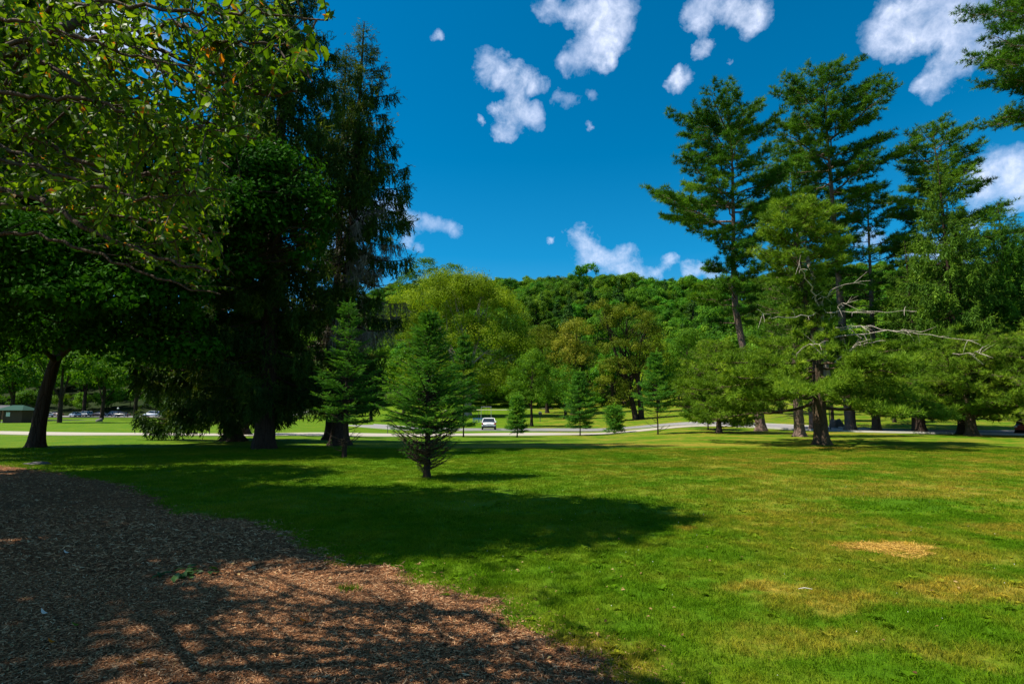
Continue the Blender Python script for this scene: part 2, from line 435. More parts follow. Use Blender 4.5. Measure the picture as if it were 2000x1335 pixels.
# lawn colour as a node group shared by the ground sheet and the blades
dry = [(1740, 1070, .55, .38, 1.0), (1500, 1145, .55, .25, .6), (1640, 1175, .7, .3, .55), (1960, 1030, .8, .4, .5), (1850, 1085, .9, .4, .45), (1340, 1030, .25, .2, .6), (1420, 1010, .25, .15, .5), (1400, 910, 3.0, .5, .4), (1900, 1150, .8, .35, .6),
       (1100, 868, 5.0, 1.3, .9), (960, 872, 3.0, .9, .7), (1350, 868, 5.0, 1.4, .6), (1600, 905, 2.0, .5, .8), (1620, 875, 1.6, .7, .8), (1500, 846, 9, 2.0, .7), (870, 875, 1.0, .5, .6), (1250, 905, 4, .5, .35), (1750, 965, 2, .5, .5), (1550, 1000, 1.2, .3, .4), (1600, 1250, .8, .3, .35), (1850, 1280, .6, .2, .35), (1130, 1300, .5, .5, .55)]
ng = bpy.data.node_groups.new('lawn_colour', 'ShaderNodeTree')
ng.interface.new_socket('Color', in_out='OUTPUT', socket_type='NodeSocketColor')
ng.interface.new_socket('Dry', in_out='OUTPUT', socket_type='NodeSocketFloat')
G = NT(ng); go = ng.nodes.new('NodeGroupOutput')
gp = G.n('ShaderNodeNewGeometry').outputs['Position']
gp = G.vmath('MULTIPLY', gp, (1, 1, 0))
na = G.noise(gp, .35, 4, .6); nb = G.noise(gp, 1.7, 5, .65); nc = G.noise(gp, 9, 4, .6)
dm = None
nwarp = G.n('ShaderNodeVectorMath', {0: G.vmath('SUBTRACT', nb.outputs['Color'], (.5, .5, .5)), 'Scale': 1.3}, operation='SCALE').outputs[0]
gpw = G.vmath('ADD', gp, nwarp)
for px, py, rx, ry, st in dry:
    c = ground(px, py)
    sc = G.vmath('MULTIPLY', G.vmath('SUBTRACT', gpw, (float(c[0]), float(c[1]), 0)), (1 / rx, 1 / ry, 0))
    mk = G.maprange(G.vmath('LENGTH', sc), 0.35, 1.5, st, 0.0, smooth=True)
    dm = mk if dm is None else G.math('MAXIMUM', dm, mk)
sepg = G.n('ShaderNodeSeparateXYZ', {0: gp})
right = G.maprange(sepg.outputs[0], 0.3, 6, 0.0, 0.44)          # the open lawn on the right is drier
gen = G.math('MULTIPLY', G.maprange(G.math('ADD', na.outputs[0], G.math('MULTIPLY', nb.outputs[0], .6)), .70, 1.0), G.math('ADD', right, .16))
dm = G.math('MAXIMUM', dm, gen)
dmn = G.math('MULTIPLY', dm, G.maprange(G.math('ADD', nc.outputs[0], nb.outputs[0]), .62, 1.15, .45, 1.35), clamp=True)
green = G.ramp(G.math('ADD', G.math('MULTIPLY', nb.outputs[0], .6), G.math('MULTIPLY', na.outputs[0], .5)), [(.35, (.050, .125, .003)), (.55, (.080, .170, .004)), (.75, (.115, .195, .006))])
dryc = G.ramp(nc.outputs[0], [(.3, (.19, .13, .022)), (.7, (.44, .30, .045))])
colr = G.mix(dmn, green, dryc)
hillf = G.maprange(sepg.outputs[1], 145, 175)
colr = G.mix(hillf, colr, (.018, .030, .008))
ng.links.new(colr, go.inputs[0]); ng.links.new(dmn, go.inputs[1])

m, t = mat('lawn'); gg = t.n('ShaderNodeGroup'); gg.node_tree = ng
geo = t.n('ShaderNodeNewGeometry')
st = t.vmath('MULTIPLY', geo.outputs['Position'], (1, 1, 1))
nf = t.noise(st, 38, 6, .75); nm = t.noise(st, 6, 4, .6)
colg = t.mix(1.0, gg.outputs[0], t.ramp(nf.outputs[0], [(.30, (.40, .42, .40)), (.55, (.88, .90, .88)), (.75, (1.35, 1.3, 1.0))]), 'MULTIPLY')
bp = t.n('ShaderNodeBump', {'Height': t.math('ADD', nf.outputs[0], nm.outputs[0]), 'Strength': .55, 'Distance': .04})
p = t.n('ShaderNodeBsdfPrincipled', {'Base Color': colg, 'Roughness': .9, 'Specular IOR Level': .05, 'Normal': bp.outputs[0]})
t.n('ShaderNodeOutputMaterial', {0: p.outputs[0]}); M['lawn'] = m

m, t = mat('grass_blade'); gg = t.n('ShaderNodeGroup'); gg.node_tree = ng
oi = t.n('ShaderNodeObjectInfo'); at_ = t.n('ShaderNodeAttribute', attribute_name='rnd')
k = t.ramp(t.math('ADD', t.math('MULTIPLY', oi.outputs['Random'], .4), t.math('MULTIPLY', at_.outputs['Fac'], .6)), [(.1, (.7, .75, .7)), (.6, (1.2, 1.18, .9)), (.95, (1.8, 1.65, .9))])
cb = t.mix(1.0, gg.outputs[0], k, 'MULTIPLY')
p = t.n('ShaderNodeBsdfPrincipled', {'Base Color': cb, 'Roughness': .6, 'Specular IOR Level': .04})
tr = t.n('ShaderNodeBsdfTranslucent', {'Color': cb})
mx = t.n('ShaderNodeMixShader', {0: .35, 1: p.outputs[0], 2: tr.outputs[0]})
t.n('ShaderNodeOutputMaterial', {0: mx.outputs[0]}); M['blade'] = m

def sheet(name, xs, ys, material):
    X, Y = np.meshgrid(xs, ys); Z = zt(X, Y); nx = len(xs)
    g = Geo(); i = np.arange(len(ys) - 1)[:, None] * nx; j = np.arange(nx - 1)[None]
    g.add(np.stack([X, Y, Z], -1).reshape(-1, 3), np.stack([i + j, i + j + 1, i + j + nx + 1, i + j + nx], -1).reshape(-1, 4), None, 0, True)
    return link(name, g.mesh(name, material))
xs = np.sinh(np.linspace(-5.2, 5.2, 361)) * 22; ys = np.concatenate([[-900, -400, -150, -60, -20, -5], np.arange(0, 100, 1.0), np.geomspace(100, 2400, 110)])
tag(sheet('ground', xs, ys, M['lawn']), 'mown green lawn with dry straw coloured patches rising to a hill', kind='structure')

# mulch bed ---------------------------------------------------------------
m, t = mat('mulch'); geo = t.n('ShaderNodeNewGeometry'); P_ = geo.outputs['Position']
v1 = t.n('ShaderNodeTexVoronoi', {'Vector': P_, 'Scale': 55.0, 'Randomness': 1.0}); n1 = t.noise(P_, 30, 8, .8); n2_ = t.noise(P_, 1.3, 4, .6)
c = t.ramp(t.math('ADD', t.math('MULTIPLY', v1.outputs['Color'], .5), t.math('MULTIPLY', n1.outputs[0], .5)), [(.25, (.035, .014, .006)), (.5, (.18, .080, .034)), (.75, (.44, .225, .105))])
c = t.mix(1.0, c, t.ramp(n2_.outputs[0], [(.3, (.75, .7, .68)), (.7, (1.2, 1.15, 1.1))]), 'MULTIPLY')
bp = t.n('ShaderNodeBump', {'Height': t.math('ADD', v1.outputs['Distance'], n1.outputs[0]), 'Strength': .9, 'Distance': .025})
p = t.n('ShaderNodeBsdfPrincipled', {'Base Color': c, 'Roughness': .95, 'Specular IOR Level': .05, 'Normal': bp.outputs[0]})
t.n('ShaderNodeOutputMaterial', {0: p.outputs[0]}); M['mulch'] = m
import bmesh
bm = bmesh.new()
f = bm.faces.new([bm.verts.new((x, y, float(zt(x, y)) + .006)) for x, y in MULW]); bmesh.ops.triangulate(bm, faces=[f])
me = bpy.data.meshes.new('mulch_bed'); bm.to_mesh(me); bm.free(); me.materials.append(M['mulch'])
mo = link('mulch_path', me); tag(mo, 'reddish brown wood chip path curving along the lawn', kind='structure')

# instanced ground stuff ----------------------------------------------------
def instancer(name, protos, pos, rot, scl, label, kind='stuff'):
    c = bpy.data.collections.new(name + '_kinds')
    for k, me in enumerate(protos):
        o = bpy.data.objects.new(f'{name}_kind', me); c.objects.link(o)
    me = bpy.data.meshes.new(name); me.vertices.add(len(pos)); me.vertices.foreach_set('co', np.asarray(pos, np.float32).ravel())
    a = me.attributes.new('rot', 'FLOAT_VECTOR', 'POINT'); a.data.foreach_set('vector', np.asarray(rot, np.float32).ravel())
    a = me.attributes.new('scl', 'FLOAT', 'POINT'); a.data.foreach_set('value', np.asarray(scl, np.float32))
    o = link(name, me)
    gn = bpy.data.node_groups.new(name + '_nodes', 'GeometryNodeTree')
    gn.interface.new_socket('Geometry', in_out='INPUT', socket_type='NodeSocketGeometry')
    gn.interface.new_socket('Geometry', in_out='OUTPUT', socket_type='NodeSocketGeometry')
    N = gn.nodes; gi = N.new('NodeGroupInput'); go_ = N.new('NodeGroupOutput')
    ci = N.new('GeometryNodeCollectionInfo'); ci.inputs[0].default_value = c; ci.inputs[1].default_value = True; ci.inputs[2].default_value = True
    ip = N.new('GeometryNodeInstanceOnPoints'); ip.inputs['Pick Instance'].default_value = True
    ar = N.new('GeometryNodeInputNamedAttribute'); ar.data_type = 'FLOAT_VECTOR'; ar.inputs[0].default_value = 'rot'
    asx = N.new('GeometryNodeInputNamedAttribute'); asx.data_type = 'FLOAT'; asx.inputs[0].default_value = 'scl'
    er = N.new('FunctionNodeEulerToRotation')
    ri = N.new('FunctionNodeRandomValue'); ri.data_type = 'INT'; ri.inputs[4].default_value = 0; ri.inputs[5].default_value = len(protos) - 1
    L = gn.links
    L.new(gi.outputs[0], ip.inputs['Points']); L.new(ci.outputs[0], ip.inputs['Instance'])
    L.new(ri.outputs[2], ip.inputs['Instance Index'])
    L.new(ar.outputs[0], er.inputs[0]); L.new(er.outputs[0], ip.inputs['Rotation']); L.new(asx.outputs[0], ip.inputs['Scale'])
    L.new(ip.outputs[0], go_.inputs[0])
    md = o.modifiers.new('scatter', 'NODES'); md.node_group = gn
    return tag(o, label, kind=kind)

def grass_proto(n, rad, h, w, lean=.5):
    g = Geo(); a = rng.random(n) * 6.283; r = rad * np.sqrt(rng.random(n))
    base = np.stack([r * np.cos(a), r * np.sin(a), np.full(n, -.004)], 1)
    b = rng.random(n) * 6.283; side = np.stack([np.cos(b), np.sin(b), np.zeros(n)], 1) * (w * rng.uniform(.6, 1.2, n))[:, None]
    hh = h * rng.uniform(.5, 1.25, n); ln = np.stack([rng.normal(0, lean, n), rng.normal(0, lean, n), np.zeros(n)], 1) * hh[:, None]
    mid = base + ln * .3 + np.array([0, 0, 1]) * (hh * .6)[:, None]; tip = base + ln + np.array([0, 0, 1]) * (hh * .95)[:, None]
    V = np.stack([base - side, base + side, mid + side * .7, mid - side * .7, tip], 1).reshape(-1, 3)
    k = np.arange(n)[:, None] * 5
    rr = rng.random(n)
    g.add(V, np.hstack([k, k + 1, k + 2, k + 3]), rr); 
    g2 = np.hstack([k + 3, k + 2, k + 4]); g.f.append(g2); g.r.append(rr); g.m.append(np.zeros(n)); g.sm.append(np.zeros(n, bool))
    return g.mesh('grass_tuft', M['blade'])

def fan_points(y0, y1, u0, u1, dens):
    """random points of the view fan, evenly dense on the ground"""
    area = (u1 - u0) * (y1 * y1 - y0 * y0) / 2; n = int(area * dens)
    y = np.sqrt(rng.random(n) * (y1 * y1 - y0 * y0) + y0 * y0); u = rng.uniform(u0, u1, n)
    return np.stack([u * y, y], 1)
def lawn_scatter(name, protos, P, margin, smin, smax, label):
    ins = in_poly(P, MULW); d = dist_poly(P, MULW)
    P = P[(~ins) | ((d < margin) & (rng.random(len(P)) < .5))]
    n = len(P); pos = np.column_stack([P, zt(P[:, 0], P[:, 1])])
    rot = np.column_stack([np.zeros((n, 2)), rng.random(n) * 6.283])
    return instancer(name, protos, pos, rot, rng.uniform(smin, smax, n), label)
near = [grass_proto(46, .085, .040, .0022) for _ in range(4)]
far_ = [grass_proto(60, .20, .045, .0045) for _ in range(3)]
lawn_scatter('short_grass', near, fan_points(1.4, 9.5, -.75, 1.75, 170), .10, .7, 1.3, 'short mown grass blades close to the wood chip path')
lawn_scatter('lawn_grass', far_, fan_points(9.0, 27, -1.2, 1.6, 26), .1, .8, 1.25, 'mown grass of the open lawn further out')
# broader weeds in the lawn
def weed_proto():
    g = Geo(); n = 12; a = rng.random(n) * 6.283
    ax = np.stack([np.cos(a), np.sin(a), rng.uniform(.2, .9, n)], 1)
    scatter(g, LEAVES[:2], np.zeros((n, 3)), ax, rng.uniform(.03, .06, n), np.tile([0, 0, 1.0], (n, 1)))
    return g.mesh('weed', M['blade'])
Pw = fan_points(2.6, 11, -.4, 1.0, 16)
sel = np.sin(Pw[:, 0] * 2.3 + 1) * np.sin(Pw[:, 1] * 1.9) > -.1
lawn_scatter('lawn_weeds', [weed_proto() for _ in range(3)], Pw[sel], .15, .7, 1.5, 'clover and plantain leaves among the mown grass')
# white clover heads
g = Geo(); 
for k in range(3):
    a = np.linspace(0, 6.283, 7)[:-1]; tube(g, [(0, 0, .045), (0, 0, .052), (0, 0, .060), (0, 0, .064)], [.003, .008, .007, .001], 6)
    break
M['white'] = plain('clover_white', (.62, .60, .52), .8)
me_cl = g.mesh('clover_head', M['white'])
Pc = fan_points(3.0, 13, -.1, 1.0, 1.6)
lawn_scatter('clover_flowers', [me_cl], Pc, 0, .25, .55, 'tiny white clover heads dotted over the lawn')

# wood chips
m, t = mat('wood_chip'); oi = t.n('ShaderNodeObjectInfo'); geo = t.n('ShaderNodeNewGeometry'); nn = t.noise(geo.outputs['Position'], 60, 3)
c = t.ramp(oi.outputs['Random'], [(.0, (.04, .016, .007)), (.3, (.17, .075, .031)), (.65, (.40, .20, .088)), (.9, (.58, .34, .165)), (1.0, (.68, .48, .27))])
c = t.mix(.35, c, t.mix(nn.outputs[0], (.02, .01, .006), (.35, .18, .09)))
p = t.n('ShaderNodeBsdfPrincipled', {'Base Color': c, 'Roughness': .85, 'Specular IOR Level': .12}); t.n('ShaderNodeOutputMaterial', {0: p.outputs[0]}); M['chip'] = m
def chip_proto(l, w, th):
    g = Geo(); z = rng.uniform(-.3, .3, 3) * w
    v = []
    for k, y in enumerate((-l / 2, 0, l / 2)):
        s = (.55, 1, .4)[k] * rng.uniform(.8, 1.2); o = rng.uniform(-.2, .2) * w
        v += [(-w / 2 * s + o, y, z[k]), (w / 2 * s + o, y + rng.uniform(-.2, .2) * w, z[k]), (o, y, z[k] + th)]
    f3 = [(0, 1, 2), (6, 8, 7)]; f4 = []
    for k in (0, 3):
        f4 += [(k, k + 2, k + 5, k + 3), (k + 1, k + 4, k + 5, k + 2)]
    g.add(v, f4); g.f.append(np.array(f3)); g.r.append(np.full(2, .5)); g.m.append(np.zeros(2)); g.sm.append(np.zeros(2, bool))
    return g.mesh('chip', M['chip'])
chips = [chip_proto(rng.uniform(.02, .045), rng.uniform(.005, .013), rng.uniform(.002, .006)) for _ in range(8)]
P = np.vstack([fan_points(1.6, 6.0, -1.4, .6, 3600), fan_points(6.0, 10, -1.5, .1, 700), fan_points(10, 19, -1.3, -.4, 160)])
ins = in_poly(P, MULW); d = dist_poly(P, MULW)
P = P[ins | (rng.random(len(P)) < np.exp(-d / .10) * .6)]
n = len(P)
sz = np.where(P[:, 1] > 6, rng.uniform(.8, 1.7, n), rng.uniform(.3, .9, n))
big = rng.random(n) < .03; sz[big] *= 1.6
instancer('wood_chips', chips, np.column_stack([P, zt(P[:, 0], P[:, 1]) + .008 + rng.random(n) * .006]),
          np.column_stack([rng.normal(0, .25, n), rng.normal(0, .25, n), rng.random(n) * 6.283]), sz, 'loose reddish brown wood chips covering the path')

# straw patch -----------------------------------------------------------
M['straw'] = foliage('straw', (.20, .12, .025), (.38, .24, .055), (.56, .37, .09), trans=.2, k=1.45)
c = ground(1740, 1072); n = 5200
a = rng.random(n) * 6.283; r = np.sqrt(rng.random(n)) * (1 + .25 * np.sin(3 * a) + .15 * np.sin(7 * a + 1))
pos = np.stack([c[0] + r * np.cos(a) * .50, c[1] + r * np.sin(a) * .36, .012 + .035 * np.clip(1 - r, 0, 1) * rng.random(n)], 1)
ax = np.stack([rng.normal(size=n), rng.normal(size=n), rng.normal(0, .15, n)], 1)
g = Geo(); stalk = (np.array([(-.05, 0, 0), (.05, 0, 0), (.03, 1, 0), (-.03, 1, 0)]), np.array([(0, 1, 2, 3)]))
scatter(g, [stalk], pos, ax, rng.uniform(.03, .07, n), np.tile([0, 0, 1.0], (n, 1)) + rng.normal(0, .3, (n, 3)))
tag(link('straw', g.mesh('straw', M['straw'])), 'patch of dead straw coloured grass lying on the lawn', kind='stuff')

# ------------------------------------------------------------------ roads
def concrete(name, a, b):
    m, t = mat(name); geo = t.n('ShaderNodeNewGeometry'); n = t.noise(geo.outputs['Position'], 3, 6, .7); n_ = t.noise(geo.outputs['Position'], 45, 3, .7)
    c = t.mix(t.math('ADD', t.math('MULTIPLY', n.outputs[0], .7), t.math('MULTIPLY', n_.outputs[0], .3)), a, b)
    p = t.n('ShaderNodeBsdfPrincipled', {'Base Color': c, 'Roughness': .9, 'Specular IOR Level': .15}); t.n('ShaderNodeOutputMaterial', {0: p.outputs[0]}); return m
M['path'] = concrete('pale_path', (.26, .23, .18), (.40, .36, .30))
M['asphalt'] = concrete('grey_asphalt', (.16, .15, .15), (.26, .25, .25))
M['kerb'] = concrete('kerb_concrete', (.32, .30, .27), (.45, .43, .39))
def strip(name, mid, width, material, label, lift=.04, kerbs=False, cross=6):
    mid = np.array(mid, float); L = np.concatenate([[0], np.cumsum(np.linalg.norm(np.diff(mid, axis=0), axis=1))]); n = int(L[-1] / .9)
    s = np.linspace(0, L[-1], n); c = np.stack([np.interp(s, L, mid[:, k]) for k in (0, 1)], 1)
    for _ in range(30): c[1:-1] = (c[:-2] + c[2:] + 2 * c[1:-1]) / 4
    wd = np.interp(s, L, np.broadcast_to(width, (len(mid),)))
    tn = unit(np.gradient(c, axis=0)); nr = np.stack([-tn[:, 1], tn[:, 0]], 1)
    q = np.linspace(-.5, .5, cross + 1)
    V = c[:, None] + nr[:, None] * (wd[:, None] * q[None])[..., None]
    Z = zt(V[..., 0], V[..., 1]) + lift
    g = Geo(); V3 = np.dstack([V, Z]); k = cross + 1
    edge = np.concatenate([V3[:, :1] - [0, 0, .25], V3, V3[:, -1:] - [0, 0, .25]], 1); k = cross + 3
    i = np.arange(n - 1)[:, None] * k; j = np.arange(k - 1)[None]
    g.add(edge.reshape(-1, 3), np.stack([i + j, i + j + 1, i + j + k + 1, i + j + k], -1).reshape(-1, 4))
    o = tag(link(name, g.mesh(name, material)), label, kind='structure')
    if kerbs:
        for e, sg in ((0, -1), (-1, 1)):
            g = Geo(); E = V3[:, e]
            out = np.column_stack([nr, np.zeros(n)]) * sg
            A = E + out * .0; B = E + out * .15
            rows = np.stack([A - [0, 0, .1], A + [0, 0, .10], B + [0, 0, .10], B - [0, 0, .3]], 1)
            i = np.arange(n - 1)[:, None] * 4; j = np.arange(3)[None]
            g.add(rows.reshape(-1, 3), np.stack([i + j, i + j + 1, i + j + 5, i + j + 4], -1).reshape(-1, 4))
            link('kerb', g.mesh('kerb', M['kerb']), o)
    return o
def gp2(px, py): return ground(px, py)[:2]
strip('footpath', [foot(-700, 46)[:2], foot(-300, 47)[:2], gp2(0, 844), gp2(200, 848), gp2(430, 849.5), gp2(600, 849.5), gp2(760, 848), foot(850, 54)[:2], foot(900, 59)[:2], foot(1000, 60)[:2], foot(1150, 60)[:2], foot(1300, 60.5)[:2], foot(1420, 62)[:2]],
      [4.6, 4.6, 4.4, 4.6, 4.4, 5.0, 6.0, 7.5, 7.5, 7.0, 6.0, 4, 2.5], M['path'], 'pale concrete footpath crossing the park from the left')
strip('road', [foot(700, 84)[:2], foot(800, 77)[:2], foot(900, 73.5)[:2], foot(1050, 72)[:2], foot(1200, 71)[:2], foot(1400, 66)[:2], foot(1550, 58)[:2], foot(1700, 51)[:2], foot(1850, 46)[:2], foot(2050, 44)[:2], foot(2500, 43)[:2]],
      [6, 6, 7, 8, 7.5, 7.0, 7.5, 7.8, 8.5, 9, 9], M['asphalt'], 'grey asphalt park road passing behind the pines', lift=.05, kerbs=True)
strip('parking_lot', [foot(-300, 186)[:2], foot(0, 182)[:2], foot(330, 180)[:2], foot(600, 184)[:2]], 12, M['asphalt'], 'asphalt parking area under the far trees on the left', lift=.06)
strip('side_path', [foot(-300, 93)[:2], foot(0, 97)[:2], foot(60, 112)[:2], foot(200, 118)[:2]], 2.2, M['path'], 'narrow pale path behind the kiosk')
strip('upper_path', [foot(860, 134)[:2], foot(960, 137)[:2], foot(1080, 141)[:2]], 1.8, M['path'], 'narrow pale path at the foot of the wooded hill')

# ------------------------------------------------------------------ tree builders
def pine(base, H, r0, z0, env, nb, lean=(0, 0), tl=.42, mfol='pine', mbark='bark_pine', seed=1, dens=1.0, up=.45, sub=1.0, flare=1.5, rise=(-.12, .6), curve=None, tpl=None, label='', group=None, name='pine_tree', cat='pine tree', dead=8, anis=None):
    """White pine: long limbs carrying layered plates of needle tufts. env: [(height fraction, radius)]."""
    global rng; rng = np.random.default_rng(seed)
    root = empty(name, base, label, cat, group)
    hh = np.linspace(0, H, 9); cx = curve if curve is not None else np.zeros(9)
    axis = np.stack([lean[0] * hh / H + cx, lean[1] * hh / H, hh], 1)
    rad = r0 * (1 - .93 * (hh / H) ** .9)
    gt = Geo(); trunk(gt, axis, rad, flare, .55, mi=0)
    gc = Geo(); P = []; A = []; S = []; Rn = []
    eh = [e[0] for e in env]; er = [e[1] for e in env]
    for i in range(nb):
        t_ = (i + rng.random()) / nb; z = z0 + (H - z0) * t_ ** .92 * .985
        az = i * 2.399 + rng.normal(0, .35)
        L = float(np.interp(z / H, eh, er)) * rng.uniform(.62, 1.12)
        if anis: L *= 1 + anis[0] * math.cos(az - anis[1])
        if L < .25: continue
        c0 = np.array([np.interp(z, hh, axis[:, 0]), np.interp(z, hh, axis[:, 1]), z])
        rs = rise[0] + (rise[1] - rise[0]) * (z / H) ** 2 + rng.normal(0, .08)
        out = np.array([math.cos(az), math.sin(az), 0])
        p1 = c0 + out * L * .5 + [0, 0, L * rs * .3]; p2 = c0 + out * L + [0, 0, L * (rs * .8 + .12)]
        path = bez(c0, p1, p2, 7); path[1:-1] += rng.normal(0, .02 * L, (5, 3))
        br = max(.012, r0 * .20 * (L / 5) ** .8) ; tube(gt, path, np.linspace(br, .012, 7), 5)
        ns = max(4, int(L * 4.2 * sub)); side = np.array([-out[1], out[0], 0])
        tone = rng.normal(.42, .16)
        for j in range(ns):
            s = .22 + .78 * (j + rng.random()) / ns
            q = path[0] * 0 + [np.interp(s, np.linspace(0, 1, 7), path[:, k]) for k in range(3)]
            sg = 1 if j % 2 else -1
            sl = (L * .34 * (1.15 - s) + .55) * rng.uniform(.6, 1.2)
            dr = unit(out * rng.uniform(.5, 1.0) + side * sg * rng.uniform(.5, 1.1) * (1.2 - .5 * s) + [0, 0, rng.normal(.22, .15)])
            e = q + dr * sl
            if sl > .5: tube(gt, [q, e], [.018, .008], 3)
            nt = max(3, int(sl / .13 * dens)); k = rng.random(nt) ** .75
            pp = q + dr * sl * (.15 + .9 * k)[:, None] + rng.normal(0, .07 + .035 * sl, (nt, 3)) * [1, 1, .6]
            P.append(pp); A.append(dr * .55 + np.array([0, 0, up]) + rng.normal(0, .38, (nt, 3)))
            S.append(tl * rng.uniform(.65, 1.15, nt)); Rn.append(np.clip(tone + rng.normal(0, .16) + rng.normal(0, .16, nt), 0, 1))
    # leader
    nt = 60; pp = axis[-1] + np.stack([rng.normal(0, .22, nt), rng.normal(0, .22, nt), -rng.random(nt) * 1.6 + .1], 1)
    P.append(pp); A.append(np.array([0, 0, .8]) + rng.normal(0, .5, (nt, 3))); S.append(tl * rng.uniform(.6, 1.0, nt)); Rn.append(rng.uniform(.2, .7, nt))
    for i in range(dead):
        z = rng.uniform(z0 * .45, z0 * 1.1); az = rng.random() * 6.283; L = rng.uniform(.6, 2.2)
        c0 = np.array([np.interp(z, hh, axis[:, 0]), np.interp(z, hh, axis[:, 1]), z])
        tube(gt, bez(c0, c0 + [math.cos(az) * L * .6, math.sin(az) * L * .6, 0], c0 + [math.cos(az) * L, math.sin(az) * L, rng.uniform(-.4, .2)], 4), [.035, .025, .016, .006], 4)
    scatter(gc, tpl or TUFTS, np.vstack(P), np.vstack(A), np.concatenate(S), None, np.concatenate(Rn), 0, .06)
    link('trunk', gt.mesh('trunk', M[mbark]), root); link('crown', gc.mesh('crown', M[mfol]), root)
    return root

def spruce(base, H, r0, z0, env, nb, seed=2, mfol='spruce_dark', lean=(0, 0), hang=.75, dens=1.0, label='', name='norway_spruce', lichen=None, flare=1.7, tipup=.12, mbark='bark_dark', droop=.30, lo_bias=1.0, cat='spruce tree', group=None, thin=None, anis=None):
    """Old Norway spruce with hanging curtains of twigs."""
    global rng; rng = np.random.default_rng(seed)
    root = empty(name, base, label, cat, group)
    hh = np.linspace(0, H, 9); axis = np.stack([lean[0] * hh / H, lean[1] * hh / H, hh], 1)
    gt = Geo(); trunk(gt, axis, r0 * (1 - .95 * (hh / H)), flare, .75, lobes=6)
    P = []; A = []; S = []; Rn = []; LP = []; LA = []; LS = []
    eh = [e[0] for e in env]; er = [e[1] for e in env]
    for i in range(nb):
        t_ = ((i + rng.random()) / nb) ** lo_bias; z = z0 + (H - z0) * t_ * .99
        az = i * 2.399 + rng.normal(0, .4); L = float(np.interp(z / H, eh, er)) * rng.uniform(.6, 1.12)
        if anis: L *= 1 + anis[0] * max(-.6, math.cos(az - anis[1]))
        if L < .15: L = .15
        zf = z / H; out = np.array([math.cos(az), math.sin(az), 0]); side = np.array([-out[1], out[0], 0])
        c0 = np.array([np.interp(z, hh, axis[:, 0]), np.interp(z, hh, axis[:, 1]), z])
        dz = (-droop if zf < .8 else .15) * L * (1.1 - zf * .5)
        path = bez(c0, c0 + out * L * .55 + [0, 0, dz * 1.15], c0 + out * L + [0, 0, dz + tipup * L], 8)
        tube(gt, path, np.linspace(max(.02, .05 * (L / 3)), .008, 8), 4)
        keep = 1.0 if thin is None else float(np.interp(zf, [q[0] for q in thin], [q[1] for q in thin]))
        if rng.random() > keep: continue
        ns = max(5, int(L * 26 * dens)); s = .12 + .88 * rng.random(ns) ** .8
        q = np.stack([np.interp(s, np.linspace(0, 1, 8), path[:, k]) for k in range(3)], 1)
        wid = (.10 + .20 * L * (1.05 - s)) * rng.uniform(-1, 1, ns)
        q = q + side * wid[:, None] - np.array([0, 0, 1]) * (np.abs(wid) * .35)[:, None]
        down = rng.random(ns) < (.72 if zf < .85 else .15)
        ax = np.where(down[:, None], np.array([0, 0, -1.0]) + out * .18 + rng.normal(0, .16, (ns, 3)), out * .7 + side * np.sign(wid)[:, None] * .5 + np.array([0, 0, .12]) + rng.normal(0, .25, (ns, 3)))
        sc = np.where(down, hang * rng.uniform(.45, 1.15, ns) * min(1, .35 + L * .3), .38 * min(1, .45 + L * .5) * rng.uniform(.7, 1.2, ns))
        tone = rng.normal(.25, .14); rn = np.where(down, tone + rng.normal(0, .12, ns), tone + .25 + rng.normal(0, .2, ns))
        if lichen and lichen[0] < zf < lichen[1] and rng.random() < lichen[2]:
            LP.append(q); LA.append(ax); LS.append(sc * 1.2)
        else:
            P.append(q); A.append(ax); S.append(sc); Rn.append(np.clip(rn, 0, 1))
            # clustered bright sprays at the tip
            nt = 8; P.append(path[-1] + rng.normal(0, .16, (nt, 3))); A.append(out * .5 + np.array([0, 0, .1]) + rng.normal(0, .5, (nt, 3))); S.append(np.full(nt, .34 * min(1, .5 + L * .4))); Rn.append(np.clip(rng.normal(.62, .18, nt), 0, 1))
    gc = Geo(); scatter(gc, HANG, np.vstack(P), np.vstack(A), np.concatenate(S), None, np.concatenate(Rn))
    link('trunk', gt.mesh('trunk', M[mbark]), root); link('crown', gc.mesh('crown', M[mfol]), root)
    if LP:
        gl = Geo(); LPp = np.vstack(LP); scatter(gl, [shoot(6, .018, .4, .6)], LPp, np.vstack(LA), np.concatenate(LS)); o = link('dead_twigs', gl.mesh('dead_twigs', M['lichen']), root)
        o['label'] = 'grey dead hanging twigs'
    return root

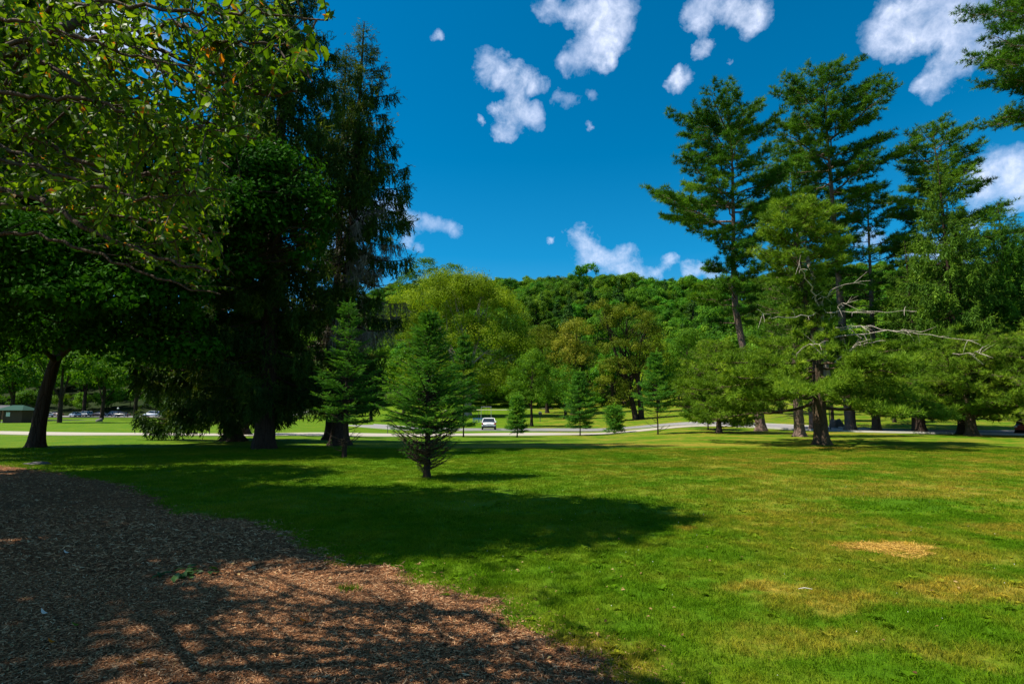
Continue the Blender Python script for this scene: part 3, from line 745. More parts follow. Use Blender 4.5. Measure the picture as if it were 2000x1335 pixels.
def young_spruce(base, H, Rm, z0, seed, label, nb=70, tpl=None, sl=.17, dens=1.0, bare=0, env=None, lean=(0, 0), r0=.06, group='young spruces planted on the lawn', mfol='spruce_young', whorl=True):
    global rng; rng = np.random.default_rng(seed)
    root = empty('young_spruce', base, label, 'spruce tree', group)
    hh = np.linspace(0, H, 9); axis = np.stack([lean[0] * hh / H + .02 * np.sin(hh * 2.1), lean[1] * hh / H, hh], 1)
    gt = Geo(); trunk(gt, axis, r0 * (1 - .93 * hh / H), 1.35, .25, sides=10)
    env = env or [(0, .6), (.3, 1.0), (.55, .78), (.8, .38), (1, .02)]
    P = []; A = []; S = []; Rn = []
    for i in range(nb):
        t_ = (i + rng.random()) / nb
        if whorl: t_ = (round(t_ * 11) + rng.normal(0, .16)) / 11.3
        t_ = min(max(t_, 0), .97); z = z0 + (H - z0) * t_; az = i * 2.399 + rng.normal(0, .3)
        L = Rm * float(np.interp(z / H, [e[0] for e in env], [e[1] for e in env])) * rng.uniform(.55, 1.18)
        out = np.array([math.cos(az), math.sin(az), 0]); side = np.array([-out[1], out[0], 0])
        c0 = np.array([np.interp(z, hh, axis[:, 0]), np.interp(z, hh, axis[:, 1]), z])
        slope = -.05 + .95 * (z / H) ** 1.5 + rng.normal(0, .07)
        path = bez(c0, c0 + out * L * .5 + [0, 0, L * slope * .35], c0 + out * L + [0, 0, L * (slope * .9 + .10)], 6)
        tube(gt, path, np.linspace(.016, .004, 6) * (.5 + L), 4)
        tone = rng.normal(.45, .13)
        nt = max(4, int(L / (sl * .55) * dens))
        for j in range(nt):
            s = .2 + .8 * (j + .5) / nt
            q = np.array([np.interp(s, np.linspace(0, 1, 6), path[:, k]) for k in range(3)])
            for sg in (-1, 1):
                ll = max(sl * .7, L * .42 * (1.1 - s)) * rng.uniform(.7, 1.15)
                dr = unit(out * .9 + side * sg * .75 + [0, 0, .12 + rng.normal(0, .08)])
                k = max(1, int(ll / (sl * .62)))
                ss = (np.arange(k) + rng.random() * .4) / k
                P.append(q + dr * (ll * ss)[:, None] + rng.normal(0, .012, (k, 3)))
                fan = np.where(np.arange(k) % 2, 1, -1)[:, None]
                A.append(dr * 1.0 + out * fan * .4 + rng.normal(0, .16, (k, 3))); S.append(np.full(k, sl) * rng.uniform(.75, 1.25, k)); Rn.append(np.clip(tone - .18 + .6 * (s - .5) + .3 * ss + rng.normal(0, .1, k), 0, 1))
            P.append(q[None]); A.append((out + [0, 0, slope * .6] + rng.normal(0, .1, 3))[None]); S.append(np.array([sl])); Rn.append(np.array([np.clip(tone, 0, 1)]))
    # leader and its candles
    for k in range(9):
        a = k * .7; P.append((axis[-1] - [0, 0, .12 * k * H / 4])[None]); A.append(np.array([[math.cos(a) * .25, math.sin(a) * .25, 1.0]])); S.append(np.array([sl * 1.3])); Rn.append(np.array([.8]))
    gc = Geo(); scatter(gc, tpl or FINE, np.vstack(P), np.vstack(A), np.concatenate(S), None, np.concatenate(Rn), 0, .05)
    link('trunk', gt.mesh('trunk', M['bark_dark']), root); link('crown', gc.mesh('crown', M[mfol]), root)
    for i in range(bare):                        # dead lower branches, each its own
        z = rng.uniform(.08, z0 * 1.15); az = i * 2.399; L = Rm * rng.uniform(.45, .85) * (.6 + .5 * z / z0)
        out = np.array([math.cos(az), math.sin(az), 0]); side = np.array([-out[1], out[0], 0]); c0 = np.array([0, 0, z])
        gb = Geo(); path = bez(c0, c0 + out * L * .5, c0 + out * L + [0, 0, L * .5], 5); tube(gb, path, np.linspace(.018, .006, 5), 4)
        for j in range(9):
            s = .2 + .085 * j; q = np.array([np.interp(s, np.linspace(0, 1, 5), path[:, k]) for k in range(3)])
            tube(gb, [q, q + (out * .8 + side * (-1) ** j * .7 + [0, 0, .35]) * L * .28 * rng.uniform(.5, 1.2)], [.009, .004], 3)
        if rng.random() < .6:
            gbp = path[-1] + rng.normal(0, .05, (4, 3)); scatter(gb, SHOOTS, gbp, out + rng.normal(0, .3, (4, 3)), np.full(4, .10), None, np.full(4, .3), 1)
        link('branch', gb.mesh('branch', [M['twig'], M[mfol]]), root)['label'] = 'bare lower branch'
    return root

def leaf_cloud(g, lobes, nclump, nleaf, ls, spread=.55, upb=.5, tone=.45, tonev=.2, flat=1.0, shell=.62, tpl=None):
    """clumps of leaves spread over and through ellipsoid lobes"""
    vol = np.array([(l[3] * l[4] * l[5]) ** (2 / 3) for l in lobes]); cnt = np.maximum(2, (vol / vol.sum() * nclump).astype(int))
    for (cx, cy, cz, rx, ry, rz), n in zip(lobes, cnt):
        d = unit(rng.normal(size=(n, 3))); d[:, 2] = np.where(d[:, 2] < -.35, -d[:, 2], d[:, 2]); r = shell + (1.05 - shell) * rng.random(n) ** .6
        C = np.array([cx, cy, cz]) + d * r[:, None] * [rx, ry, rz]
        tn = np.clip(rng.normal(tone, tonev, n), 0, 1)
        k = np.repeat(np.arange(n), nleaf); m_ = len(k)
        off = rng.normal(0, 1, (m_, 3)); off = unit(off); od = off.copy(); off = off * (rng.random(m_) ** .4)[:, None] * spread * rng.uniform(.55, 1.45, n)[k][:, None]; off[:, 2] *= .68 * flat
        nr = unit(od * .9 + d[k] * .35 + np.array([0, 0, upb * .6]) + rng.normal(0, .36, (m_, 3)))
        ax = np.cross(nr, rng.normal(size=(m_, 3))) + np.array([0, 0, -.25])
        scatter(g, tpl or [T_LEAF], C[k] + off, ax, ls * rng.uniform(.6, 1.3, m_), nr, np.clip(tn[k] + rng.normal(0, .12, m_), 0, 1))

def broadleaf(base, lobes, r0, mfol, seed, label, name='broadleaf_tree', nclump=500, nleaf=40, ls=.3, spread=.8, mbark='bark_dark', fork=.35, group=None, lobes_world=True, trunks=None, cat='tree', shell=.62, flat=1.0, top=None, limbs=True, flare=1.5, tonev=.2):
    global rng; rng = np.random.default_rng(seed)
    root = empty(name, base, label, cat, group)
    L = [tuple(np.array(l[:3]) - base) + tuple(l[3:]) for l in lobes] if lobes_world else lobes
    cz = np.mean([l[2] for l in L]); cxy = np.mean([l[:2] for l in L], 0); zmin = min(l[2] - l[5] for l in L)
    gt = Geo()
    for dx, lean in (trunks or [(0, 0)]):
        T = np.array([cxy[0] * .5 + lean * .7, cxy[1] * .4, cz]) if top is None else np.array(top)
        pts = bez(np.array([dx, 0, 0]), np.array([dx + lean * .4, 0, cz * .45]), T, 7)
        trunk(gt, pts, r0 * np.linspace(1, .35, 7), flare, .7, mi=0)
        if limbs:
            for l in L:
                f = fork + .45 * rng.random(); q = np.array([np.interp(f, np.linspace(0, 1, 7), pts[:, k]) for k in range(3)])
                e = np.array(l[:3]); d = np.linalg.norm(e - q)
                mid = (q + e) / 2 + np.array([0, 0, .12 * d]) + rng.normal(0, .06 * d, 3)
                pth = bez(q, mid, e, 7); tube(gt, pth, np.linspace(r0 * .36, .03, 7), 6)
                for _ in range(5):
                    w = e + unit(rng.normal(size=3)) * np.array(l[3:]) * .75
                    s = pth[rng.integers(3, 6)]; tube(gt, bez(s, (s + w) / 2 + rng.normal(0, .1 * d, 3), w, 5), np.linspace(r0 * .14, .012, 5), 4)
    gc = Geo(); leaf_cloud(gc, L, nclump, nleaf, ls, spread, shell=shell, flat=flat, tonev=tonev)
    link('trunk', gt.mesh('trunk', M[mbark]), root); link('crown', gc.mesh('crown', M[mfol]), root)
    return root

def px_lobes(Y, items, depth=.8, ydef=None):
    """(column, row, half width px, half height px[, Y]) -> ellipsoids standing at distance Y"""
    out = []
    for it in items:
        px, py, rx, ry = it[:4]; yy = it[4] if len(it) > 4 else Y
        c = at(px, py, yy); k = yy / F
        out.append((c[0], c[1], c[2], rx * k, max(rx, ry) * k * depth, ry * k))
    return out
# ------------------------------------------------------------------ old spruces on the left
def tall(px, py, top): b = ground(px, py); return b, height_to(b, top)
b, _ = tall(515, 876, 0); b1 = b
spruce(b, 31, .44, 2.4, [(0, 2.4), (.1, 3.3), (.3, 3.4), (.6, 2.9), (.9, .9), (1, .1)], 210, seed=21, hang=.85, label='huge dark Norway spruce with the thickest flared trunk, left of the middle', flare=1.3)
b, _ = tall(455, 861, 0)
spruce(b, 29, .40, 2.4, [(0, 4.6), (.1, 4.6), (.3, 3.4), (.7, 2.4), (1, .1)], 215, seed=22, lo_bias=1.35, hang=1.0, label='dark spruce with pale flared roots, its weeping boughs hanging low over the footpath', flare=2.0, anis=(.35, 3.3))
b, H = tall(662, 869, 42)
spruce(b, H, .42, 2.6, [(0, 2.6), (.12, 2.9), (.35, 3.3), (.55, 3.4), (.72, 2.4), (.86, 1.45), (.95, .55), (1, .05)], 185, seed=23, hang=.8, label='tall narrow spruce against the blue sky with grey dead twigs hanging along its trunk', lichen=(.22, .58, .42), lean=(.55, 0), dens=1.15, thin=[(0, .95), (.2, .7), (.45, .6), (.58, 1), (1, 1)], flare=1.5)
b = foot(480, 43)
spruce(b, 25, .42, 3.5, [(0, 2.2), (.3, 2.6), (1, .1)], 80, seed=24, label='spruce trunk standing just beyond the footpath behind the flared one', dens=.7)
b = foot(652, 37)
spruce(b, 27, .40, 4.2, [(0, 2.2), (.3, 3.0), (.7, 2.2), (1, .1)], 110, seed=25, label='dark spruce filling the gap between the two tallest trunks', dens=.9)

# dark maple at the far left
b = ground(70, 873)
lob = px_lobes(26, [(-60, 560, 150, 110), (100, 520, 140, 100), (250, 560, 120, 95), (60, 640, 150, 45, 24), (220, 650, 110, 36, 24), (-80, 420, 160, 110), (90, 400, 150, 100), (260, 420, 130, 100), (340, 520, 90, 80, 24), (330, 640, 60, 35, 23),
                    (-40, 290, 160, 110, 25), (140, 270, 160, 110, 25), (330, 320, 120, 100, 24), (450, 420, 80, 60, 22), (20, 150, 150, 90, 26), (100, 480, 150, 60, 21), (300, 470, 120, 60, 21), (0, 500, 130, 80, 19), (180, 590, 130, 60, 20), (60, 590, 120, 60, 19), (330, 580, 70, 50, 21), (-60, 640, 90, 40, 20)])
lob += px_lobes(22.8, [(500, 350, 66, 46), (560, 395, 62, 42), (600, 430, 36, 24), (500, 430, 70, 40), (540, 320, 40, 26), (470, 300, 50, 36), (440, 470, 60, 30), (612, 470, 22, 12), (636, 402, 18, 10), (622, 365, 18, 10), (592, 325, 20, 10), (530, 292, 22, 12), (590, 505, 26, 12), (470, 520, 40, 18)], .6)
lob += px_lobes(22, [(-20, 668, 100, 26), (140, 672, 80, 24), (290, 690, 60, 24), (372, 690, 46, 24), (-80, 690, 60, 20)])
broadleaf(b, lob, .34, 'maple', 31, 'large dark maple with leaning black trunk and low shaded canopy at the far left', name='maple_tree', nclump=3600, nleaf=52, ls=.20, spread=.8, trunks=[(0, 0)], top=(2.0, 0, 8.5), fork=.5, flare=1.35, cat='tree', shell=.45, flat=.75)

# the tree whose boughs hang over the viewer ------------------------------
rng = np.random.default_rng(41)
b = np.array([-7.6, 4.6, 0.0]); root = empty('overhanging_tree', b, 'near tree whose leafy boughs with a few orange leaves hang into the top left', 'tree')
gt = Geo(); TR = np.array([(-1, 3.2, 0), (-.9, 3.2, 2.4), (-.8, 3.3, 5), (-.5, 3.4, 8.5), (-.3, 3.6, 11)]); trunk(gt, TR, [.42, .36, .30, .2, .08], 1.5)
link('trunk', gt.mesh('trunk', M['twig']), root)
limbs = [([(-260, 250, 4.7), (0, 103, 4.8), (110, 62, 4.9), (210, 6, 5.1), (290, -60, 5.3)], .055),
         ([(-200, 130, 4.4), (60, 84, 4.5), (170, 74, 4.5), (235, 68, 4.4), (330, 150, 4.3), (420, 200, 4.2)], .018),
         ([(100, 10, 4.2), (190, 2, 4.1), (330, 20, 4.0), (400, 28, 4.0), (480, 24, 3.9), (560, 30, 3.9), (640, 40, 3.8)], .014),
         ([(330, 40, 4.3), (400, 70, 4.2), (470, 88, 4.1), (540, 84, 4.0), (610, 110, 4.0)], .012),
         ([(-200, 190, 5.0), (0, 245, 5.0), (60, 262, 5.0), (150, 313, 4.9), (240, 336, 4.8), (330, 338, 4.7), (400, 330, 4.6)], .024),
         ([(-200, 350, 5.4), (0, 373, 5.4), (90, 390, 5.3), (140, 430, 5.2), (210, 470, 5.1), (300, 500, 5.0), (410, 530, 4.9)], .028),
         ([(-200, 380, 5.8), (0, 398, 5.8), (130, 418, 5.7), (240, 420, 5.6), (330, 440, 5.5), (440, 455, 5.3)], .02),
         ([(-160, 60, 5.2), (60, 110, 5.1), (150, 160, 5.0), (260, 190, 4.8), (360, 215, 4.7), (450, 260, 4.6)], .022),
         ([(-100, 150, 4.2), (60, 190, 4.2), (190, 200, 4.2), (300, 230, 4.1), (420, 255, 4.1), (500, 270, 4.0)], .015),
         ([(-100, 290, 4.6), (80, 330, 4.6), (200, 370, 4.5), (290, 390, 4.4), (370, 380, 4.4), (440, 370, 4.3)], .014),
         ([(-50, -90, 5.0), (150, -30, 4.9), (300, 90, 4.7), (430, 150, 4.5), (520, 190, 4.4), (580, 180, 4.3)], .02),
         ([(200, -100, 4.6), (380, -20, 4.5), (480, 60, 4.4), (560, 110, 4.3), (610, 160, 4.2)], .015),
         ([(-200, 20, 4.0), (0, 30, 4.0), (120, 60, 3.9), (250, 110, 3.9), (380, 130, 3.8)], .014),
         ([(-150, 470, 6.3), (0, 450, 6.3), (120, 470, 6.2), (250, 520, 6.1), (350, 560, 6.0), (430, 575, 5.9)], .02),
         ([(-150, 240, 6.4), (30, 300, 6.3), (200, 330, 6.2), (330, 420, 6.0), (430, 480, 5.9)], .02),
         ([(-100, -40, 6.2), (100, 60, 6.1), (260, 180, 6.0), (380, 290, 5.9), (450, 330, 5.8)], .02)]
edge_y = [-200, 0, 60, 120, 170, 190, 230, 280, 330, 380, 430, 480, 540, 600]; edge_x = [640, 648, 655, 650, 625, 560, 530, 500, 440, 470, 460, 440, 470, 440]
bot_x = [-400, 0, 100, 200, 300, 400, 450, 700]; bot_y = [400, 405, 430, 480, 520, 575, 600, 600]
LP = []; LA = []; LN = []; LS = []
for pts, r0_ in limbs:
    W3 = np.array([at(p[0], p[1], p[2] * .76) for p in pts]) - b
    tt = np.linspace(0, 1, 26); sg_ = np.linspace(0, 1, len(W3)); C3 = np.stack([np.interp(tt, sg_, W3[:, k]) for k in range(3)], 1)
    for _ in range(3): C3[1:-1] = (C3[:-2] + C3[2:] + 2 * C3[1:-1]) / 4
    C3[1:-1] += rng.normal(0, .012, (24, 3))
    gl = Geo(); tube(gl, C3, 1.0 * r0_ * np.linspace(1, .3, 26), 7)
    h_ = float(np.clip(C3[0][2] * .8, 2.2, 6)); t0_ = np.array([np.interp(h_, TR[:, 2], TR[:, k]) for k in range(3)]); tube(gl, bez(t0_, (t0_ + C3[0]) / 2 + [0, 0, .5], C3[0], 8), np.linspace(r0_ * .6, r0_ * .8, 8), 7)
    ln = np.linalg.norm(np.diff(C3, axis=0), axis=1).sum()
    for j in range(int(ln * 18)):
        s = rng.random(); q = np.array([np.interp(s, tt, C3[:, k]) for k in range(3)])
        tl = rng.uniform(.2, .75); d = unit(unit(C3[-1] - C3[0]) * rng.uniform(.2, 1.0) + rng.normal(0, .55, 3) + [0, 0, -.1])
        e = q + d * tl + [0, 0, -.22 * tl * tl]; tw = bez(q, q + d * tl * .55, e, 6)
        X_, Y_ = project(tw + b)
        if X_[-1] > np.interp(Y_[-1], edge_y, edge_x) + 8 or Y_[-1] > np.interp(X_[-1], bot_x, bot_y) or (tw + b)[-1][1] < 2.1: continue
        tube(gl, tw, np.linspace(.0045, .0018, 6), 4)
        n = int(tl / .024); s_ = .12 + .88 * (np.arange(n) + rng.random(n) * .5) / n
        q_ = np.stack([np.interp(s_, np.linspace(0, 1, 6), tw[:, k]) for k in range(3)], 1)
        side = unit(np.cross(d, [0, 0, 1.0])); sgn = np.where(np.arange(n) % 2, 1, -1)[:, None]
        ax = d * .35 + side * sgn * .6 + np.array([0, 0, -.45]) + rng.normal(0, .38, (n, 3))
        nr = np.array([-.3, -.25, .55]) + rng.normal(0, .7, (n, 3))
        X_, Y_ = project(q_ + b + unit(ax) * .1); ok = ((X_ < 350) | (Y_ > -60)) & (X_ < np.interp(Y_, edge_y, edge_x) + rng.normal(4, 8, n)) & (Y_ < np.interp(X_, bot_x, bot_y) + 14)
        LP.append(q_[ok]); LA.append(ax[ok]); LN.append(nr[ok]); LS.append(rng.uniform(.032, .070, n)[ok])
    link('branch', gl.mesh('branch', M['twig']), root)
LP = np.vstack(LP); LA = np.vstack(LA); LN = np.vstack(LN); LS = np.concatenate(LS)
X_, Y_ = project(LP + b); dep = (LP + b)[:, 1]
score = LS / dep * (X_ > 0) * (Y_ > 0) * (1 + .5 * (X_ > 380)); order = np.argsort(-score)
big = order[:300]; rest_i = order[300:]
lm = {}
for k in range(4):
    for q, mm in ((0, 'leaf'), (1, 'leaf_orange')):
        g = Geo(); v, f = LEAVES[k]; g.add(v, f, rng.uniform(.35, .75)); lm[k, q] = g.mesh('leaf', M[mm])
from mathutils import Matrix
for n_i, i in enumerate(big):
    orange = rng.random() < .045; o = bpy.data.objects.new('leaf', lm[int(rng.integers(4)), int(orange)]); COL.objects.link(o); o.parent = root
    Yv = unit(LA[i]); Xv = unit(np.cross(Yv, LN[i])); Zv = np.cross(Xv, Yv); s = LS[i] * 1.08
    mx_ = Matrix.Identity(4)
    for r_ in range(3):
        for c_, vec in enumerate((Xv, Yv, Zv)): mx_[r_][c_] = float(vec[r_] * s)
        mx_[r_][3] = float(LP[i][r_])
    o.matrix_local = mx_
    if orange: o['label'] = 'orange turning leaf'
g = Geo(); scatter(g, LEAVES, LP[rest_i], LA[rest_i], LS[rest_i], LN[rest_i], None, 0, .03)
o = link('leaves', g.mesh('leaves', M['leaf']), root); o['kind'] = 'stuff'
print('near leaves', len(LP))
g = Geo()
leaf_cloud(g, [(1.5, 3.9, 11.3, 1.5, 1.6, 1.4), (0.2, 3.8, 11.2, 2.3, 2.3, 2.0), (-2.2, 4.2, 11, 3.2, 3.2, 2.4), (-1.5, 2.6, 10, 2.6, 1.8, 2.2), (-11, 8, 9.5, 3.6, 4, 2.4), (-5.0, 3, 10, 3.2, 3.4, 2.4), (-5.6, 6.0, 9.5, 3, 2.4, 2.4), (-2.2, 4.6, 10.8, 2.6, 1.7, 1.6), (-4, -1, 9, 3, 3, 2.4), (-8, 6.5, 9.5, 3.6, 3.4, 2.4), (-7, 10, 9.5, 3.6, 3, 2.2), (-9, 2, 9, 3, 3.5, 2.4), (-6.5, 5, 9.3, 2.6, 2.6, 1.8), (-3.8, 5.0, 10.4, 2.4, 2.0, 1.6)], 3300, 34, .24, .55, tone=.45, shell=.3)
leaf_cloud(g, [(1.3, -1.2, 8.6, 2.2, 2.3, 1.4), (-1.2, -1.6, 8.6, 2.6, 2.2, 1.6), (0.4, -3.6, 8.0, 2.6, 2.0, 1.4)], 100, 22, .14, .36, tone=.45, shell=.3)
link('crown', g.mesh('crown', M['leaf']), root)

# ------------------------------------------------------------------ young spruces
b = ground(833, 933); young_spruce(b, height_to(b, 612), 1.2, 1.10, 51, 'full young spruce with bare twiggy base on the lawn, nearest the wood chip path', nb=155, bare=80, sl=.20, dens=1.0, whorl=False, env=[(0, .9), (.28, .98), (.42, 1.0), (.6, .72), (.8, .36), (1, .02)], r0=.085)
b = ground(672, 893); young_spruce(b, height_to(b, 592), 1.4, 1.25, 52, 'slender young spruce left of the fullest one, in front of a massive dark trunk', nb=120, bare=12, sl=.21, dens=1.0, env=[(0, .7), (.28, 1.0), (.45, .92), (.62, .6), (.8, .36), (.93, .2), (1, .02)], r0=.085)
Y_s = {}
def ys(px, py, top, wpx, z0f, seed, label, **k):
    b = ground(px, py); H = height_to(b, top); young_spruce(b, H, wpx / 2 * b[1] / F, H * z0f, seed, label, tpl=SHOOTS, sl=.20 + b[1] * .0045, dens=1.0, nb=int(k.pop('nb', 62) * 1.35), **k); return b
ys(905, 853, 655, 62, .10, 53, 'dark young spruce tucked behind the fullest one, left of the white car', env=[(0, .8), (.15, .8), (.35, 1), (.6, .8), (.8, .45), (1, .02)], nb=90)
ys(1010, 853, 775, 42, .12, 54, 'small young spruce just right of the white car', env=[(0, .8), (.3, 1), (.45, .75), (.7, .45), (1, .05)])
ys(1133, 850, 728, 74, .12, 55, 'broad young spruce standing before the road, between two smaller ones', env=[(0, .55), (.2, .75), (.35, 1), (.55, .7), (.8, .35), (1, .02)], nb=84)
ys(1200, 846, 795, 44, .06, 56, 'smallest bushy young spruce at the kerb', env=[(0, .7), (.3, .9), (.6, 1), (.8, .7), (1, .1)], nb=50)
ys(1285, 848, 690, 84, .28, 57, 'young spruce with thin bare stem casting a short shadow', env=[(0, .5), (.28, .7), (.42, 1), (.6, .62), (.8, .35), (1, .02)], bare=10, nb=70)
ys(1383, 839, 760, 90, .26, 58, 'young spruce with a double stem under the big pine boughs', env=[(0, .7), (.3, 1), (.6, .8), (1, .1)], bare=8)

# ------------------------------------------------------------------ pines on the right
# spreading pine in front
b = ground(1605, 868); H = height_to(b, 395)
rt = pine(b, H, .36, 1.9, [(0, 6.5), (.2, 7.4), (.34, 5.4), (.42, 1.2), (.6, .6), (.72, 2.2), (.88, 1.9), (1, .5)], 84, tl=.34, mfol='pine_near', mbark='bark_mossy', seed=61, dens=2.7, sub=.85, lean=(-.4, 0), rise=(-.26, .5), tpl=TUFTS, dead=0,
          curve=np.array([0, .05, .10, .28, .05, -.15, -.3, -.4, -.5]), label='spreading pine in front with low sunlit boughs, mossy trunk and pale dead branches', flare=1.5)
Yb = b[1]
g = Geo(); sp = [at(px, py, Yb) - b for px, py in ((1612, 735), (1606, 690), (1601, 640), (1602, 600), (1594, 560), (1580, 520), (1572, 480))]
tube(g, sp, [.24, .21, .19, .17, .14, .11, .08], 12, flute=.04); link('stem', g.mesh('stem', M['bark_pale']), rt)['label'] = 'pale bare upper stem'
for pl, r_ in [([(1640, 645), (1680, 636), (1730, 640), (1780, 652), (1840, 655), (1890, 664)], .035), ([(1610, 662), (1650, 655), (1700, 652), (1760, 645), (1800, 648)], .05), ([(1612, 655), (1625, 640), (1680, 635), (1700, 650)], .04),
               ([(1630, 710), (1660, 680), (1690, 670), (1720, 665)], .06), ([(1650, 720), (1652, 690), (1672, 672), (1700, 662)], .03), ([(1602, 615), (1570, 615), (1525, 622), (1490, 612)], .035), ([(1604, 600), (1620, 612), (1655, 608), (1720, 612), (1790, 608)], .03),
               ([(1612, 640), (1622, 620), (1640, 600), (1650, 585)], .02), ([(1552, 715), (1556, 690), (1575, 675), (1600, 672)], .03), ([(1605, 600), (1590, 570), (1575, 545), (1560, 520)], .06), ([(1604, 600), (1612, 575), (1640, 555), (1700, 548)], .03),
               ([(1860, 690), (1900, 692), (1920, 686)], .02)]:
    yy = Yb - .5; C3 = np.array([at(px, py, yy - .75 * k) for k, (px, py) in enumerate(pl)]) - b
    gb = Geo(); tt = np.linspace(0, 1, 12); C3 = np.stack([np.interp(tt, np.linspace(0, 1, len(C3)), C3[:, k]) for k in range(3)], 1)
    for _ in range(2): C3[1:-1] = (C3[:-2] + C3[2:] + 2 * C3[1:-1]) / 4
    C3[1:-1] += rng.normal(0, .05, (10, 3)); tube(gb, C3, np.linspace(r_ * .85, r_ * .25, 12) , 6)
    for j in range(8):
        q = C3[rng.integers(3, 12)]; d = unit(unit(C3[-1] - C3[0]) + rng.normal(0, .7, 3)); tube(gb, bez(q, q + d * .3, q + d * rng.uniform(.4, .9) + [0, 0, rng.uniform(-.3, .1)], 4), [.014, .010, .007, .004], 4)
    o = link('branch', gb.mesh('branch', M['dead']), rt); o['label'] = 'pale dead branch'

def tp(px, py, top, env, nb, seed, label, z0f, r0, **k):
    b = ground(px, py) if py else foot(px, k.pop('Y')); k.pop('Y', None)
    H = height_to(b, top + 22); kk = b[1] / F
    return pine(b, H, r0, H * z0f, [(a, w * kk) for a, w in env], nb, seed=seed, label=label, **k)
tp(1662, 841, 108, [(.45, 20), (.52, 80), (.6, 125), (.72, 125), (.82, 115), (.90, 105), (.95, 55), (1, 18)], 54, 62, 'tallest white pine with a long straight bare trunk, its top standing highest against the sky', .46, .46, lean=(-.3, 0), tl=.50, dens=1.35, rise=(.0, .45), group='tall white pines beyond the road', dead=14)
tp(1482, None, 198, [(.28, 45), (.40, 80), (.5, 78), (.57, 60), (.61, 140), (.68, 150), (.75, 135), (.79, 62), (.85, 108), (.93, 100), (1, 60)], 58, 63, 'white pine with leaning reddish trunk and layered crown, leftmost of the tall pines', .30, .42, Y=51, lean=(-1.6, 0), tl=.50, dens=1.6, rise=(-.02, .8), curve=np.array([0, -.2, -.9, -1.2, -1.0, -.6, -.3, 0, 0]), group='tall white pines beyond the road', anis=(.16, math.pi))
tp(1590, None, 255, [(.3, 60), (.5, 90), (.7, 100), (.9, 60), (1, 20)], 46, 64, 'white pine half hidden between the two tallest pines', .36, .36, Y=60, tl=.56, group='tall white pines beyond the road', lean=(-1.2, 0))
tp(1712, 841, 345, [(.3, 50), (.45, 85), (.6, 95), (.8, 70), (1, 20)], 44, 65, 'thinner white pine with a slim trunk just right of the tallest one', .34, .36, tl=.50, group='tall white pines beyond the road', lean=(.9, 0))
tp(1880, None, 218, [(.25, 80), (.4, 110), (.55, 130), (.7, 120), (.85, 85), (.95, 45), (1, 20)], 74, 66, 'broad dense white pine behind the hanging spruce at the right', .22, .42, Y=54, tl=.52, dens=1.05, group='tall white pines beyond the road', lean=(-.6, 0))
tp(2150, None, -190, [(.5, 90), (.58, 150), (.68, 170), (.8, 140), (.9, 95), (1, 20)], 72, 67, 'white pine leaning in from the right edge with layered boughs high up', .56, .45, Y=44, tl=.46, dens=1.15, group='tall white pines beyond the road')
tp(1555, None, 470, [(.1, 60), (.3, 80), (.6, 70), (.9, 30), (1, 10)], 60, 68, 'lower sunlit pine filling in behind the spreading pine', .14, .35, Y=40, tl=.36, mfol='pine_mid', dens=1.1)
tp(1400, None, 648, [(.12, 60), (.3, 88), (.6, 78), (.85, 45), (1, 12)], 76, 69, 'bushy low pine with soft yellow green boughs at the left end of the pine group', .07, .22, Y=47, tl=.36, mfol='pine_near', dens=1.35, dead=4)
tp(1898, 850, 640, [(.12, 90), (.35, 140), (.6, 120), (.85, 60), (1, 14)], 74, 70, 'low spreading pine with ivy on its short trunk beside the road at right', .16, .36, tl=.32, mfol='pine_near', mbark='bark_mossy', dens=1.5, dead=4, rise=(-.10, .5))
tp(1588, 838, 560, [(.15, 60), (.4, 80), (.7, 60), (1, 10)], 50, 71, 'shaded pine trunk just left behind the spreading pine', .2, .34, tl=.4, mfol='pine_mid')
tp(1780, None, 640, [(.1, 90), (.4, 110), (.7, 80), (1, 20)], 60, 72, 'low dark pine in the shade behind the boughs of the spreading pine', .14, .3, Y=50, tl=.4, mfol='pine_mid')
tp(2060, None, 600, [(.1, 90), (.4, 110), (.7, 80), (1, 20)], 60, 73, 'low pine at the right edge reaching boughs over the road', .12, .3, Y=36, tl=.32, mfol='pine_near', dens=1.3)
tp(2100, None, 340, [(.2, 80), (.5, 110), (.8, 70), (1, 20)], 60, 75, 'pine behind the right edge half out of view', .2, .4, Y=60, tl=.5, group='tall white pines beyond the road')
def ts(px, Y, top, env, nb, seed, label, **k):
    b = foot(px, Y); H = height_to(b, top); kk = Y / F
    return spruce(b, H, .32, H * .15, [(a, w * kk) for a, w in env], nb, seed=seed, label=label, **k)
ts(1872, 43, 300, [(0, 90), (.25, 105), (.5, 85), (.75, 50), (.92, 18), (1, 3)], 150, 81, 'yellow green weeping spruce with pointed top in front of the dense pines', mfol='pine_mid', hang=.9, dens=.85, tipup=.2)
ts(1985, 44, 395, [(0, 90), (.3, 100), (.7, 75), (1, 6)], 150, 82, 'dark weeping spruce at the right edge beside the yellow green one', mfol='pine', hang=.9, dens=.8)
ts(1790, 47, 470, [(0, 70), (.3, 75), (.7, 40), (1, 4)], 90, 83, 'smaller weeping spruce left of the yellow green one', mfol='pine_mid', hang=.8, dens=.8)

